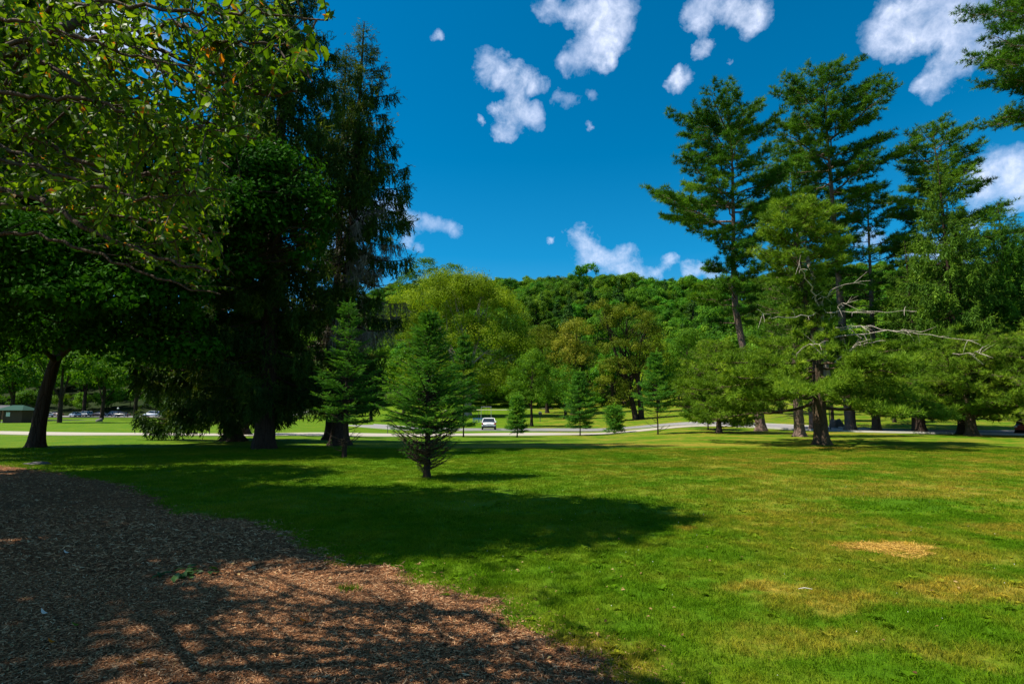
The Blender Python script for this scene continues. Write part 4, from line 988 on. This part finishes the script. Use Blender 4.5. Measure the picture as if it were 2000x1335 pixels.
# ------------------------------------------------------------------ middle distance trees
def bl(px, Y, items, r0, mfol, seed, label, **k):
    b = foot(px, Y); kk = Y / F
    return broadleaf(b, px_lobes(Y, items), r0, mfol, seed, label, ls=k.pop('lf', 2.5) * kk, spread=k.pop('sp', 15) * kk, **k)
bl(915, 112, [(900, 580, 70, 45), (840, 600, 60, 45), (960, 610, 60, 50), (800, 650, 45, 45), (870, 660, 80, 55), (960, 680, 75, 55), (1010, 690, 45, 45), (850, 740, 70, 45), (940, 750, 80, 40), (1000, 745, 60, 35), (790, 600, 30, 30), (880, 560, 50, 25), (940, 570, 45, 28), (1035, 730, 35, 35)],
   .7, 'olive', 91, 'broad yellow green tree, the largest crown in the middle distance', nclump=430, nleaf=300, sp=22, lf=2.6, fork=.25, mbark='bark_pale', limbs=True)
bl(1038, 84, [(1038, 735, 42, 40), (1010, 760, 30, 25), (1060, 765, 28, 25), (1030, 780, 45, 20), (1040, 705, 22, 22)], .22, 'fresh', 92, 'round small tree with thin straight trunk right of the white car', nclump=130, nleaf=130, sp=11)
bl(1068, 125, [(1068, 690, 38, 40), (1075, 740, 40, 40), (1060, 660, 25, 22)], .4, 'olive2', 93, 'olive brown tree behind, between the largest crown and a golden one', nclump=110, nleaf=130)
bl(1118, 120, [(1125, 650, 34, 26), (1110, 690, 36, 36), (1140, 700, 36, 30), (1105, 750, 30, 36), (1130, 770, 30, 30)], .4, 'golden', 94, 'golden green tree with pale flowering top in the middle distance', nclump=130, nleaf=130)
bl(1104, 105, [(1100, 745, 30, 30), (1090, 775, 35, 22)], .3, 'hill', 95, 'dark green low tree under the golden one', nclump=70, nleaf=120)
bl(1245, 92, [(1215, 680, 45, 26), (1255, 655, 40, 26), (1225, 620, 50, 26), (1190, 640, 26, 20), (1200, 720, 38, 22), (1240, 720, 40, 24), (1190, 758, 36, 24), (1240, 765, 40, 20), (1215, 790, 30, 14), (1270, 700, 30, 30), (1175, 605, 26, 18)], .48, 'olive2', 96, 'olive tree in rounded tiers on a forked V shaped trunk', nclump=260, nleaf=130, trunks=[(-.4, -2.2), (.4, .5)], fork=.3, flare=1.2, sp=11)
bl(1285, 110, [(1280, 690, 26, 30), (1290, 735, 36, 36), (1265, 760, 30, 26)], .35, 'olive', 97, 'olive tree just behind the thin stemmed young spruce', nclump=100, nleaf=130)
bl(1340, 95, [(1340, 680, 32, 38), (1330, 740, 36, 36), (1370, 720, 40, 36)], .35, 'fresh', 98, 'bright green leafy tree at the left of the pine group', nclump=110, nleaf=130, cat='tree')
for k, (px, py, Y, rx) in enumerate([(828, 520, 150, 28), (800, 545, 150, 28), (880, 530, 155, 26)]):
    bl(px, Y, [(px, py, rx, 16), (px - 16, py + 16, 20, 12), (px + 16, py + 16, 20, 12), (px, py + 38, 26, 14)], .4, 'fresh', 101 + k, ['feathery flat topped tree rising above the largest yellow green crown', 'feathery tree nearest the narrow spruce above the skyline', 'feathery tree above the right shoulder of the largest crown'][k], nclump=120, nleaf=36, shell=.5, flat=.6, sp=9)

# ------------------------------------------------------------------ shared background trees
def proto_broad(seed, mfol, nl=7):
    global rng; rng = np.random.default_rng(seed)
    lob = [(rng.normal(0, 1.8), rng.normal(0, 1.8), rng.uniform(4.5, 9.5), rng.uniform(1.8, 3.0), rng.uniform(1.8, 3.0), rng.uniform(1.4, 2.3)) for _ in range(nl)]
    g = Geo(); leaf_cloud(g, lob, 75, 80, .42, 1.0, tonev=.24)
    gt = Geo(); trunk(gt, np.array([(0, 0, -1), (.1, 0, 3), (.2, .1, 8)]), [.32, .26, .08], 1.3, sides=8)
    for l in lob[:4]: tube(gt, bez(np.array([0, 0, 3.0]), np.array([l[0] * .4, l[1] * .4, 5.0]), np.array(l[:3]), 4), [.14, .1, .07, .03], 4)
    return g.mesh('crown', M[mfol]), gt.mesh('trunk', M['bark_dark'])
def proto_pine(seed):
    global rng; rng = np.random.default_rng(seed)
    g = Geo(); lob = [(rng.normal(0, .8) * (1 - t), rng.normal(0, .8) * (1 - t), 4 + 9.5 * t, 2.8 * (1.05 - t), 2.8 * (1.05 - t), .75) for t in np.linspace(0, 1, 9)]
    leaf_cloud(g, lob, 110, 24, .5, .6, flat=.7, shell=.4)
    gt = Geo(); trunk(gt, np.array([(0, 0, -1), (.1, 0, 5), (.2, .1, 12.5)]), [.30, .22, .04], 1.3, sides=8)
    return g.mesh('crown', M['hill_pine']), gt.mesh('trunk', M['bark_dark'])
PB = [proto_broad(200 + k, 'hill') for k in range(5)]; PF = [proto_broad(220 + k, 'fresh') for k in range(4)]; PP = [proto_pine(210 + k) for k in range(3)]
def put(name, pro, pos, s, label, group, cat='tree', sz=1.0):
    r = empty(name, pos, label, cat, group, rz=float(rng.random() * 6.28)); r.scale = (s, s, s * sz)
    link('trunk', pro[1], r); link('crown', pro[0], r); return r
rng = np.random.default_rng(77)
# row of trees beyond the left lawn
rowspec = [(125, 92, 1.15, 'green tree with a short dark trunk standing alone on the far left lawn'), (30, 120, 1.5, 'bright tree behind the green roofed kiosk'), (-60, 105, 1.5, 'leafy tree at the far left edge beyond the kiosk'), (205, 130, 1.3, 'lit green tree in front of the parked silver cars'),
           (270, 150, 1.6, 'tree behind the parked dark cars, right of the lit green one'), (350, 160, 1.7, 'far tree seen past the weeping boughs over the minivan'), (430, 150, 1.5, 'far tree behind the orange sign'), (520, 140, 1.5, 'far green tree seen between the two thick spruce trunks'),
           (590, 125, 1.3, 'far green tree right of the thickest trunk'), (640, 150, 1.8, 'far tree glimpsed left of the slender young spruce'), (727, 100, 1.05, 'slim tree behind the slender young spruce, beyond the footpath'), (790, 120, 1.3, 'dark leafy tree behind the fullest young spruce'),
           (90, 175, 1.9, 'tall far tree behind the lone lawn tree'), (170, 196, 2.1, 'tall tree right above the parked silver cars'), (700, 160, 1.9, 'far rounded tree behind the narrow spruce'), (0, 215, 2.4, 'large far tree above the kiosk roof'), (310, 215, 2.2, 'large far tree above the silver minivan'), (-150, 190, 2.2, 'far tree beyond the left edge')]
for k, (px, Y, s, lb) in enumerate(rowspec): put('broadleaf_tree', PF[k % 4], foot(px, Y), s * (.95 + .1 * rng.random()), lb, 'leafy trees around the far left lawn')
rowr = [(1520, 96, 1.3, 'leafy tree glimpsed between the pines left of the spreading pine'), (1690, 100, 1.5, 'leafy tree behind the boulder'), (1780, 92, 1.3, 'dark leafy tree behind the grey road at right'), (1850, 105, 1.6, 'leafy tree above the brown slope'), (1960, 98, 1.5, 'leafy tree over the red car'), (1440, 110, 1.4, 'leafy tree behind the bushy low pine'),
        (1620, 76, .75, 'small dark leaved tree by the boulder'), (1835, 80, .9, 'small dark bushy tree before the brown slope'), (1740, 72, .8, 'small dark tree in the shade beyond the road')]
for k, (px, Y, s, lb) in enumerate(rowr): put('broadleaf_tree', PB[k % 5], foot(px, Y), s, lb, 'leafy trees beyond the park road')
# low bushes behind the parked cars
def proto_bush(seed):
    global rng; rng = np.random.default_rng(seed)
    lob = [(rng.normal(0, 2.2), rng.normal(0, 1.2), rng.uniform(1.0, 4.2), rng.uniform(1.5, 2.4), 1.8, rng.uniform(1.3, 2.0)) for _ in range(7)]
    g = Geo(); leaf_cloud(g, lob, 60, 60, .42, .9)
    gt = Geo(); tube(gt, [(0, 0, -.5), (0, 0, 1.5), (.2, 0, 3)], [.14, .1, .04], 6)
    return g.mesh('crown', M['hill']), gt.mesh('trunk', M['bark_dark'])
PU = [proto_bush(240 + k) for k in range(3)]
rng = np.random.default_rng(78)
spots = ['left of the kiosk', 'above the kiosk roof', 'beside the black leaning trunk', 'behind the white parked car', 'behind the brown parked car', 'behind the silver blue car', 'behind the grey parked car', 'behind the purple car', 'behind the globe lamp', 'left of the silver minivan', 'behind the silver minivan', 'right of the silver minivan', 'behind the orange sign', 'far behind the flared trunk', 'far behind the thickest trunk', 'far behind the slender young spruce']
for k, w_ in enumerate(spots): put('bush', PU[k % 3], foot(-60 + k * 46 + rng.normal(0, 6), 197 + rng.uniform(0, 8)), rng.uniform(.95, 1.3), 'dense dark bush beyond the far left lawn, ' + w_, 'bushes beyond the far left lawn', 'bush')
for k, px in enumerate((965, 1010, 1062, 1100, 1150, 1190, 1300, 1345, 1400, 1450, 1500, 1560)):
    put('bush', PU[k % 3], foot(px + rng.normal(0, 8), 142 + rng.uniform(0, 5)), rng.uniform(.7, 1.05), 'dark undergrowth bush at the foot of the wooded hill', 'bushes at the foot of the wooded hill', 'bush')
# wooded hillside
pts = []
for Y in np.arange(142, 430, 8.0):
    for u in np.arange(-.95, 1.0, 9.0 / Y):
        x = u * Y + rng.normal(0, 2.6); y = Y + rng.normal(0, 2.6)
        if u < -.30 and y < 212: continue
        if y < 150 and not (-.16 < u < .5): continue
        pts.append((x, y))
pts = np.array(pts); z = zt(pts[:, 0], pts[:, 1]); px_, py_ = project(np.column_stack([pts, z + 8]))
clear = ((px_ > 985) & (px_ < 1480)) | ((px_ > 780) & (px_ < 985) & (py_ < 600))
# keep what no nearer tree of the slope hides: rank by distance within the open view
sc_ = np.where(clear, 0, 400) + pts[:, 1] + np.where((px_ > 1480) & (px_ < 2000), -150, 0) + np.where(px_ < 780, 200, 0)
order = np.argsort(sc_); ind = order[:300]; oth = order[300:]
oth = oth[pts[oth, 1] < 420]
gl = {'b': ('hillside_tree', 'rounded broadleaf tree in the dense wood on the hillside', 'broadleaf trees of the wooded hillside'), 'p': ('hillside_pine', 'dark pointed conifer in the dense wood on the hillside', 'conifers of the wooded hillside')}
for i in ind:
    pn = rng.random() < (.2 if pts[i, 1] < 300 else .04); nm, lb, gr = gl['p' if pn else 'b']
    put(nm, (PP[int(rng.integers(3))] if pn else PB[int(rng.integers(5))]), (pts[i, 0], pts[i, 1], z[i] - .3), rng.uniform(.75, 1.4) * (rng.uniform(.8, 1.5) if pts[i, 1] > 320 else 1), lb, gr, sz=rng.uniform(.85, 1.3))
n = len(oth); print('hill', len(pts), n)
instancer('forest', [q[0] for q in PB] + [PB[0][0], PB[2][0]], np.column_stack([pts[oth], z[oth] - .3]), np.column_stack([np.zeros((n, 2)), rng.random(n) * 6.28]), rng.uniform(.9, 1.6, n), 'unbroken forest covering the upper hill')

# ------------------------------------------------------------------ cars
M['glass'] = plain('car_glass', (.02, .025, .03), .08, spec=.6); M['tyre'] = plain('tyre', (.02, .02, .02), .85); M['rim'] = plain('rim', (.45, .45, .46), .35, .8)
M['lamp_red'] = plain('tail_lamp', (.35, .01, .01), .2); M['lamp_white'] = plain('head_lamp', (.75, .76, .78), .15); M['trim'] = plain('dark_trim', (.03, .03, .032), .6); M['plate'] = plain('number_plate', (.7, .7, .68), .4)
def car(loc, rz, paint, label, L=4.6, Wd=1.8, H=1.48, style='sedan', group='cars parked under the far trees', cat='car'):
    root = empty('parked_car', loc, label, cat, group, rz)
    mp = plain('car_paint', paint, .25, .2, .5)
    hw = Wd / 2; prof = {'sedan': [(-.5, .42, .74), (-.485, .36, .90), (-.33, .34, .98), (-.17, .33, 1), (.16, .33, 1), (.30, .34, .93), (.46, .36, .78), (.5, .40, .62)],
                         'van': [(-.5, .40, .95), (-.49, .36, 1.02), (-.3, .33, 1.04), (0, .33, 1.04), (.2, .33, 1.02), (.33, .34, .97), (.46, .36, .82), (.5, .40, .66)]}[style]
    g = Geo(); rows = []
    for y, zb, zt_ in prof:
        w = hw * (.90 if abs(y) > .47 else 1); zt_ *= .95
        rows.append([(-w * .93, y * L, zb * .8), (-w, y * L, zb + .15), (-w, y * L, zt_ * .82), (-w * .93, y * L, zt_), (-w * .4, y * L, zt_ + .03), (w * .4, y * L, zt_ + .03), (w * .93, y * L, zt_), (w, y * L, zt_ * .82), (w, y * L, zb + .15), (w * .93, y * L, zb * .8)])
    V = np.array(rows).reshape(-1, 3); k = 10; i = np.arange(len(prof) - 1)[:, None] * k; j = np.arange(k)[None]; j2 = (j + 1) % k
    g.add(V, np.stack([i + j, i + j2, i + k + j2, i + k + j], -1).reshape(-1, 4), None, 0, True)
    for e, fl in ((0, 1), (len(prof) - 1, 0)):
        o_ = e * k; g.add(V[o_:o_ + k], [(0, 1, 8, 9), (1, 2, 7, 8), (2, 3, 6, 7), (3, 4, 5, 6)])
    link('body', g.mesh('body', mp), root)
    # cabin: roof over glass
    cab = {'sedan': [(-.36, .97, .0), (-.20, H, 1), (.02, H + .02, 1), (.26, .97, 0)], 'van': [(-.49, 1.0, 0), (-.44, H, 1), (.08, H + .03, 1), (.33, .97, 0)]}[style]
    g = Geo(); c = [(y * L, z_) for y, z_, _ in cab]; wb, wt_ = hw * .92, hw * .74
    v = [(-wb, c[0][0], .93), (wb, c[0][0], .93), (-wt_, c[1][0], c[1][1] - .05), (wt_, c[1][0], c[1][1] - .05), (-wt_, c[2][0], c[2][1] - .05), (wt_, c[2][0], c[2][1] - .05), (-wb, c[3][0], .93), (wb, c[3][0], .93)]
    g.add(v, [(0, 1, 3, 2), (4, 5, 7, 6), (0, 2, 4, 6), (1, 7, 5, 3)]); link('window', g.mesh('window', M['glass']), root)
    g = Geo(); r0_, r1 = c[1][0] - .08, c[2][0] + .12; zz = c[1][1] - .06
    v = [(-wt_ - .03, r0_, zz), (wt_ + .03, r0_, zz), (wt_ + .03, r1, zz), (-wt_ - .03, r1, zz), (-wt_ * .8, r0_ + .15, zz + .07), (wt_ * .8, r0_ + .15, zz + .07), (wt_ * .8, r1 - .2, zz + .07), (-wt_ * .8, r1 - .2, zz + .07)]
    g.add(v, [(0, 3, 2, 1), (4, 5, 6, 7), (0, 1, 5, 4), (1, 2, 6, 5), (2, 3, 7, 6), (3, 0, 4, 7)])
    for sx in (-1, 1):
        for a_, b_ in ((0, 2), (4, 6)):
            p0 = np.array([sx * wb * 1.01, c[0 if a_ == 0 else 3][0], .93]); p1 = np.array([sx * wt_ * 1.02, c[1 if a_ == 0 else 2][0], c[1][1] - .05]); tube(g, [p0, p1], .05, 5)
        ym = (c[1][0] + c[2][0]) / 2; tube(g, [(sx * wb * 1.01, ym + .05, .93), (sx * wt_ * 1.02, ym, c[1][1] - .05)], .04, 5)
    link('roof', g.mesh('roof', mp), root)
    for sx in (-1, 1):
        for sy in (-.31, .30):
            g = Geo(); ctr = np.array([sx * (hw - .10), sy * L, .33]); tube(g, [ctr + [-.11, 0, 0], ctr + [-.10, 0, 0], ctr + [.10, 0, 0], ctr + [.11, 0, 0]], [.22, .33, .33, .22], 18)
            w = link('wheel', g.mesh('wheel', M['tyre']), root)
            g = Geo(); a = np.linspace(0, 6.283, 13)[:-1]; v = [(0, 0, 0)] + [(0, .2 * math.cos(q), .2 * math.sin(q)) for q in a]; v = np.array(v) + ctr + [sx * .112, 0, 0]
            g.add(v, [(0, 1 + q, 1 + (q + 1) % 12) for q in range(12)]); link('rim', g.mesh('rim', M['rim']), w)
        g = Geo(); box(g, (sx * hw * .86 - .13, -L / 2 - .02, .68), (sx * hw * .86 + .10, -L / 2 + .10, .88)); link('tail_light', g.mesh('tail_light', M['lamp_red']), root)
        g = Geo(); box(g, (sx * hw * .76 - .15, L / 2 - .12, .50), (sx * hw * .76 + .13, L / 2 + .02, .64)); link('headlight', g.mesh('headlight', M['lamp_white']), root)
        g = Geo(); box(g, (sx * (hw + .10) - .07, .20 * L - .06, .95), (sx * (hw + .10) + .07, .20 * L + .04, 1.07)); link('mirror', g.mesh('mirror', mp), root)
    g = Geo(); box(g, (-hw * .95, -L / 2 - .05, .28), (hw * .95, -L / 2 + .12, .50)); link('bumper', g.mesh('bumper', M['trim']), root)
    g = Geo(); box(g, (-.25, -L / 2 - .035, .66), (.25, -L / 2 - .012, .78)); link('number_plate', g.mesh('number_plate', M['plate']), root)
    return root
road_z = .055
def cz(px, Y, dz=.05): p = foot(px, Y); p[2] += dz; return p
car(cz(955, 73.5), R(3), (.78, .78, .76), 'white car seen from behind, parked on the park road near the middle', group='cars standing on the park road')
car(cz(2050, 42.5), R(88), (.30, .02, .02), 'dark red car cut by the right edge on the grey road', group='cars standing on the park road', style='van', H=1.6)
car(cz(303, 180), R(97), (.55, .60, .68), 'silver minivan parked alone near the weeping spruce boughs', style='van', H=1.8, L=4.9)
car(cz(154, 181), R(60), (.42, .50, .58), 'silver blue car at the left of the parked pair')
car(cz(172, 184), R(80), (.38, .41, .42), 'grey car beside the silver blue one', style='van', H=1.7)
car(cz(98, 178), R(70), (.75, .76, .78), 'white car just right of the black leaning trunk')
car(cz(114, 183), R(85), (.10, .07, .06), 'dark brown car next to the white one')
car(cz(228, 183), R(80), (.04, .035, .07), 'dark purple car under the trees', style='van', H=1.7)
car(cz(243, 179), R(95), (.06, .065, .06), 'black car just left of the globe lamp')
car(cz(200, 186), R(85), (.03, .03, .05), 'dark car half hidden behind the low rock')

# ------------------------------------------------------------------ small built things
M['green_roof'] = plain('green_roof', (.004, .045, .030), .9, noise=.2); M['brown_wood'] = plain('brown_wood', (.07, .04, .025), .8, noise=.4, nscale=5); M['paper'] = plain('notice_paper', (.6, .62, .6), .7); M['steel'] = plain('dark_steel', (.05, .055, .05), .5, .4); M['pale_steel'] = plain('pale_steel', (.35, .36, .33), .4, .3)
M['blue'] = plain('blue_paint', (.02, .14, .35), .5); M['orange'] = plain('orange_sign', (.75, .22, .03), .5); M['stone'] = plain('stone', (.085, .08, .072), .9, noise=.5, nscale=4, bump=.6); M['brick'] = plain('red_brick', (.22, .09, .06), .85, noise=.3)
b = foot(41, 90); r_ = empty('kiosk', b, 'small dark kiosk with a green hipped roof on the far left lawn', 'kiosk')
g = Geo(); box(g, (-1.0, -1.3, 0), (1.9, 1.3, 2.0)); link('wall', g.mesh('wall', M['brown_wood']), r_)
g = Geo(); v = [(-2.2, -1.8, 1.95), (2.3, -1.8, 1.95), (2.3, 1.8, 1.95), (-2.2, 1.8, 1.95), (-.8, 0, 2.75), (.9, 0, 2.75)]; g.add(v, [(0, 1, 5, 4), (2, 3, 4, 5)]); g.add(v, [(1, 2, 5), (3, 0, 4)]); g.add(v, [(0, 3, 2, 1)]); link('roof', g.mesh('roof', M['green_roof']), r_)
for x in (-1.95, -1.25):
    for y in (-1.5, 1.5): g = Geo(); box(g, (x - .07, y - .07, 0), (x + .07, y + .07, 1.96)); link('post', g.mesh('post', M['brown_wood']), r_)
g = Geo(); box(g, (-.55, -1.34, 1.0), (.05, -1.302, 1.65)); link('notice', g.mesh('notice', M['paper']), r_)
b = foot(-6, 125); r_ = empty('brick_building', b, 'low reddish brick building at the far left edge behind the kiosk', 'building')
g = Geo(); box(g, (-5, 0, 0), (3.5, 4, 2.2)); link('wall', g.mesh('wall', M['brick']), r_); g = Geo(); v = [(-5.4, -.5, 2.2), (3.9, -.5, 2.2), (3.9, 4.5, 2.2), (-5.4, 4.5, 2.2), (-5.4, 2, 3.2), (3.9, 2, 3.2)]; g.add(v, [(0, 1, 5, 4), (2, 3, 4, 5)]); g.add(v, [(1, 2, 5), (3, 0, 4)]); link('roof', g.mesh('roof', M['trim']), r_)
for x in (-3.5, -1, 1.5): g = Geo(); box(g, (x - .4, -.03, .9), (x + .4, -.003, 1.7)); link('window', g.mesh('window', M['glass']), r_)

def post(px, base_py, top_py, label, name='sign_post', cat='post', rad=.04, mt='steel', Y=None, head=None, w=.3, h=.3, hm='steel'):
    b = foot(px, Y) if Y else ground(px, base_py); H = height_to(b, top_py)
    r_ = empty(name, b, label, cat); g = Geo(); tube(g, [(0, 0, 0), (0, 0, .1), (0, 0, H)], [rad * 1.6, rad, rad * .8], 8); link('pole', g.mesh('pole', M[mt]), r_)
    if head == 'globe':
        g = Geo(); k = np.linspace(-1.5, 1.5, 8); tube(g, [(0, 0, H + .25 + .28 * math.sin(q)) for q in k], [max(.02, .28 * math.cos(q)) for q in k], 12); link('globe', g.mesh('globe', M['paper']), r_)
    if head == 'plate':
        g = Geo(); box(g, (-w / 2, -.06, H - h), (w / 2, -.03, H)); link('plate', g.mesh('plate', M[hm]), r_)
    if head == 'box':
        g = Geo(); box(g, (-w / 2, -w / 2, H - h), (w / 2, w / 2, H + .02)); g.add([(-w * .7, -w * .7, H + .021), (w * .7, -w * .7, H + .021), (w * .7, w * .7, H + .021), (-w * .7, w * .7, H + .021), (0, 0, H + w * .5)], [(0, 1, 4), (1, 2, 4), (2, 3, 4), (3, 0, 4)]); link('box', g.mesh('box', M[hm]), r_)
    return r_
post(236, 0, 799, 'lamp with a white globe by the parked dark cars', 'street_lamp', 'lamp', .06, Y=170, head='globe')
post(397, 0, 799, 'small orange sign on a post at the far edge of the lawn', cat='sign', Y=165, head='plate', w=1.4, h=.9, hm='orange')
post(409, 848, 822, 'thin dark marker post beside the footpath under the weeping boughs', rad=.03)
post(757, 846, 826, 'thin dark marker post right of the slender young spruce', rad=.03)
post(1055, 823, 806, 'park grill box on a dark post on the far lawn', 'park_grill', 'grill', .05, head='box', w=.55, h=.35)
post(992, 824, 812, 'short reddish post left of the round small tree', rad=.07, mt='brick')
post(1622, 841, 780, 'slim dark pole standing beside the boulder', 'pole', 'pole', .05)
post(935, 824, 803, 'dark post behind the blue bench', rad=.05)
post(1655 - 8, 838, 822, 'short marker stake by the big pine trunk', rad=.03)
# swing frame and blue bench behind the white car
b = foot(950, 98); r_ = empty('swing_frame', b, 'pale metal swing frame behind the white car', 'swing')
for x, y in ((-.9, -.7), (-.9, .7), (.9, -.7), (.9, .7)): g = Geo(); tube(g, [(x, y, 0), (x * .9, 0, 2.4)], .025, 6); link('leg', g.mesh('leg', M['pale_steel']), r_)
g = Geo(); tube(g, [(-.9, 0, 2.4), (.9, 0, 2.4)], .05, 6); link('top_bar', g.mesh('top_bar', M['pale_steel']), r_)
g = Geo(); box(g, (-.25, -.1, .5), (.25, .1, .54)); tube(g, [(-.24, 0, .54), (-.24, 0, 2.4)], .012, 4); tube(g, [(.24, 0, .54), (.24, 0, 2.4)], .012, 4); link('seat', g.mesh('seat', M['trim']), r_)
b = foot(935, 88); r_ = empty('park_bench', b, 'blue bench on the far lawn left of the white car', 'bench')
for y, z_, n_ in ((-.15, .45, 'seat'), (.1, .45, 'seat'), (.28, .72, 'backrest'), (.30, .9, 'backrest')): g = Geo(); box(g, (-.9, y - .09, z_), (.9, y + .1, z_ + .05) if n_ == 'seat' else (.9, y - .05, z_ + .12)); link(n_, g.mesh(n_, M['blue']), r_)
for x in (-.7, .7): g = Geo(); box(g, (x - .04, -.2, 0), (x + .04, .22, .448)); box(g, (x - .04, .20, .30), (x + .04, .26, .95)); link('leg', g.mesh('leg', M['steel']), r_)

def rock(loc, sx, sy, sz_, name, label, cat='rock', seed=3, material='stone', n=3):
    bm = bmesh.new(); bmesh.ops.create_icosphere(bm, subdivisions=n, radius=1); rg = np.random.default_rng(seed); k = rg.normal(size=(6, 3)) * 1.6; ph = rg.random(6) * 6
    for v in bm.verts:
        c = np.array(v.co); q = 1 + .07 * sum(math.sin(float(c @ k[j]) * 1.5 + ph[j]) for j in range(6)); c = c * q
        v.co = (c[0] * sx, c[1] * sy, max(c[2], -.3) * sz_)
    me = bpy.data.meshes.new(name); bm.to_mesh(me); bm.free(); me.materials.append(M[material])
    for p_ in me.polygons: p_.use_smooth = True
    o = link(name, me, None, loc); return tag(o, label, cat)
b = ground(1634, 835); k = b[1] / F; rock(b, 13 * k, 10 * k, 16 * k, 'boulder', 'rounded grey boulder behind the spreading pine')
b = ground(193, 823); k = b[1] / F; rock(b, 6 * k, 6 * k, 7 * k, 'boulder', 'small dark rock on the far lawn below the parked cars', seed=5)
b = ground(77, 906); rock(b + [0, 0, .02], .42, .30, .055, 'flat_stone', 'flat grey slab lying where the chips meet the grass near the black trunk', 'stone', seed=8)

# fallen sprig of green leaves on the chips
M['sprig'] = foliage('fallen_leaf_green', (.014, .045, .008), (.035, .09, .015), (.07, .14, .03), trans=.2, gloss=.25, k=1)
b = ground(350, 1128); rng = np.random.default_rng(9); r_ = empty('fallen_sprig', b + [0, 0, .012], 'broken sprig of dark green leaves lying on the wood chips', 'sprig')
g = Geo(); tube(g, [(-.30, .02, .01), (-.1, 0, .025), (.1, .03, .03), (.28, .1, .02)], [.004, .004, .003, .002], 5); tube(g, [(0, 0, .02), (.05, .15, .03), (.0, .28, .02)], .003, 4); link('stem', g.mesh('stem', M['twig']), r_)
lmesh = []
for k_ in range(3): g = Geo(); v, f = LEAVES[k_]; g.add(v, f, .3 + .2 * k_); lmesh.append(g.mesh('leaf', M['sprig']))
for k_ in range(26):
    o = link('leaf', lmesh[k_ % 3], r_, (rng.normal(0, .14), rng.normal(.05, .10), .015 + .02 * rng.random())); s = rng.uniform(.07, .13); o.scale = (s, s, s); o.rotation_euler = (rng.normal(0, .25), rng.normal(0, .3), rng.random() * 6.28)
def fallen(px, py, s, mt, label, cat='leaf', name='fallen_leaf', k_=1):
    b = ground(px, py); g = Geo(); v, f = LEAVES[k_]; g.add(v * s * [1, 1, -1], f, .5); o = link(name, g.mesh(name, M[mt]), None, b + [0, 0, .03]); o.rotation_euler = (.1, .15, 1.2 + rng.random()); tag(o, label, cat)
M['dry_leaf'] = plain('dry_leaf', (.42, .24, .12), .7, noise=.3); M['pale_leaf'] = plain('pale_leaf', (.5, .46, .38), .7, noise=.2)
fallen(1300, 1268, .055, 'dry_leaf', 'curled tan leaf lying in the grass near the bottom edge')
fallen(93, 1203, .075, 'pale_leaf', 'pale fallen leaf on the shaded chips low at left')
fallen(135, 1083, .07, 'pale_leaf', 'small grey leaf on the shaded chips higher at left')
fallen(600, 1217, .07, 'leaf_orange', 'orange leaf on the sunlit chips')
fallen(283, 1301, .06, 'leaf_orange', 'orange brown leaf on the chips at the bottom left')
fallen(155, 1226, .06, 'leaf', 'green leaf among the chips below the pale one')
fallen(108, 1260, .06, 'leaf_orange', 'orange leaf on the dark chips at far left')
fallen(1800, 1032, .07, 'pale_leaf', 'white scrap lying on the lawn at right', 'scrap', 'scrap', 0)
P = np.vstack([fan_points(2.6, 6.5, -1, .3, 14), fan_points(2.6, 9, -.1, 1, 1.2)]); n = len(P); g = Geo()
scatter(g, LEAVES[:2], np.column_stack([P, np.full(n, .022)]), np.column_stack([rng.normal(size=(n, 2)), rng.normal(0, .1, n)]), rng.uniform(.018, .045, n), np.column_stack([rng.normal(0, .3, (n, 2)), np.ones(n)]))
M['litter'] = foliage('leaf_litter', (.07, .035, .015), (.26, .15, .06), (.42, .32, .14), trans=.1, k=1)
tag(link('leaf_litter', g.mesh('leaf_litter', M['litter'])), 'scattered small brown and yellow fallen leaves', kind='stuff')
g = Geo(); tube(g, [(-.06, 0, .02), (0, .01, .026), (.06, -.01, .02)], [.003, .005, .003], 6); o = link('stick', g.mesh('stick', M['pale_leaf']), None, ground(1573, 1160) + [0, 0, .03]); tag(o, 'pale broken stick lying in the dry grass', 'stick')
b = ground(682, 1152); g = Geo(); n = 220; scatter(g, [stalk], np.stack([rng.normal(0, .06, n), rng.normal(0, .04, n), np.zeros(n)], 1), np.stack([rng.normal(0, .5, n), rng.normal(0, .5, n), np.ones(n)], 1), rng.uniform(.02, .06, n))
o = link('grass_tuft', g.mesh('grass_tuft', M['blade']), None, b); tag(o, 'lone tuft of grass growing through the sunlit chips', 'grass tuft')
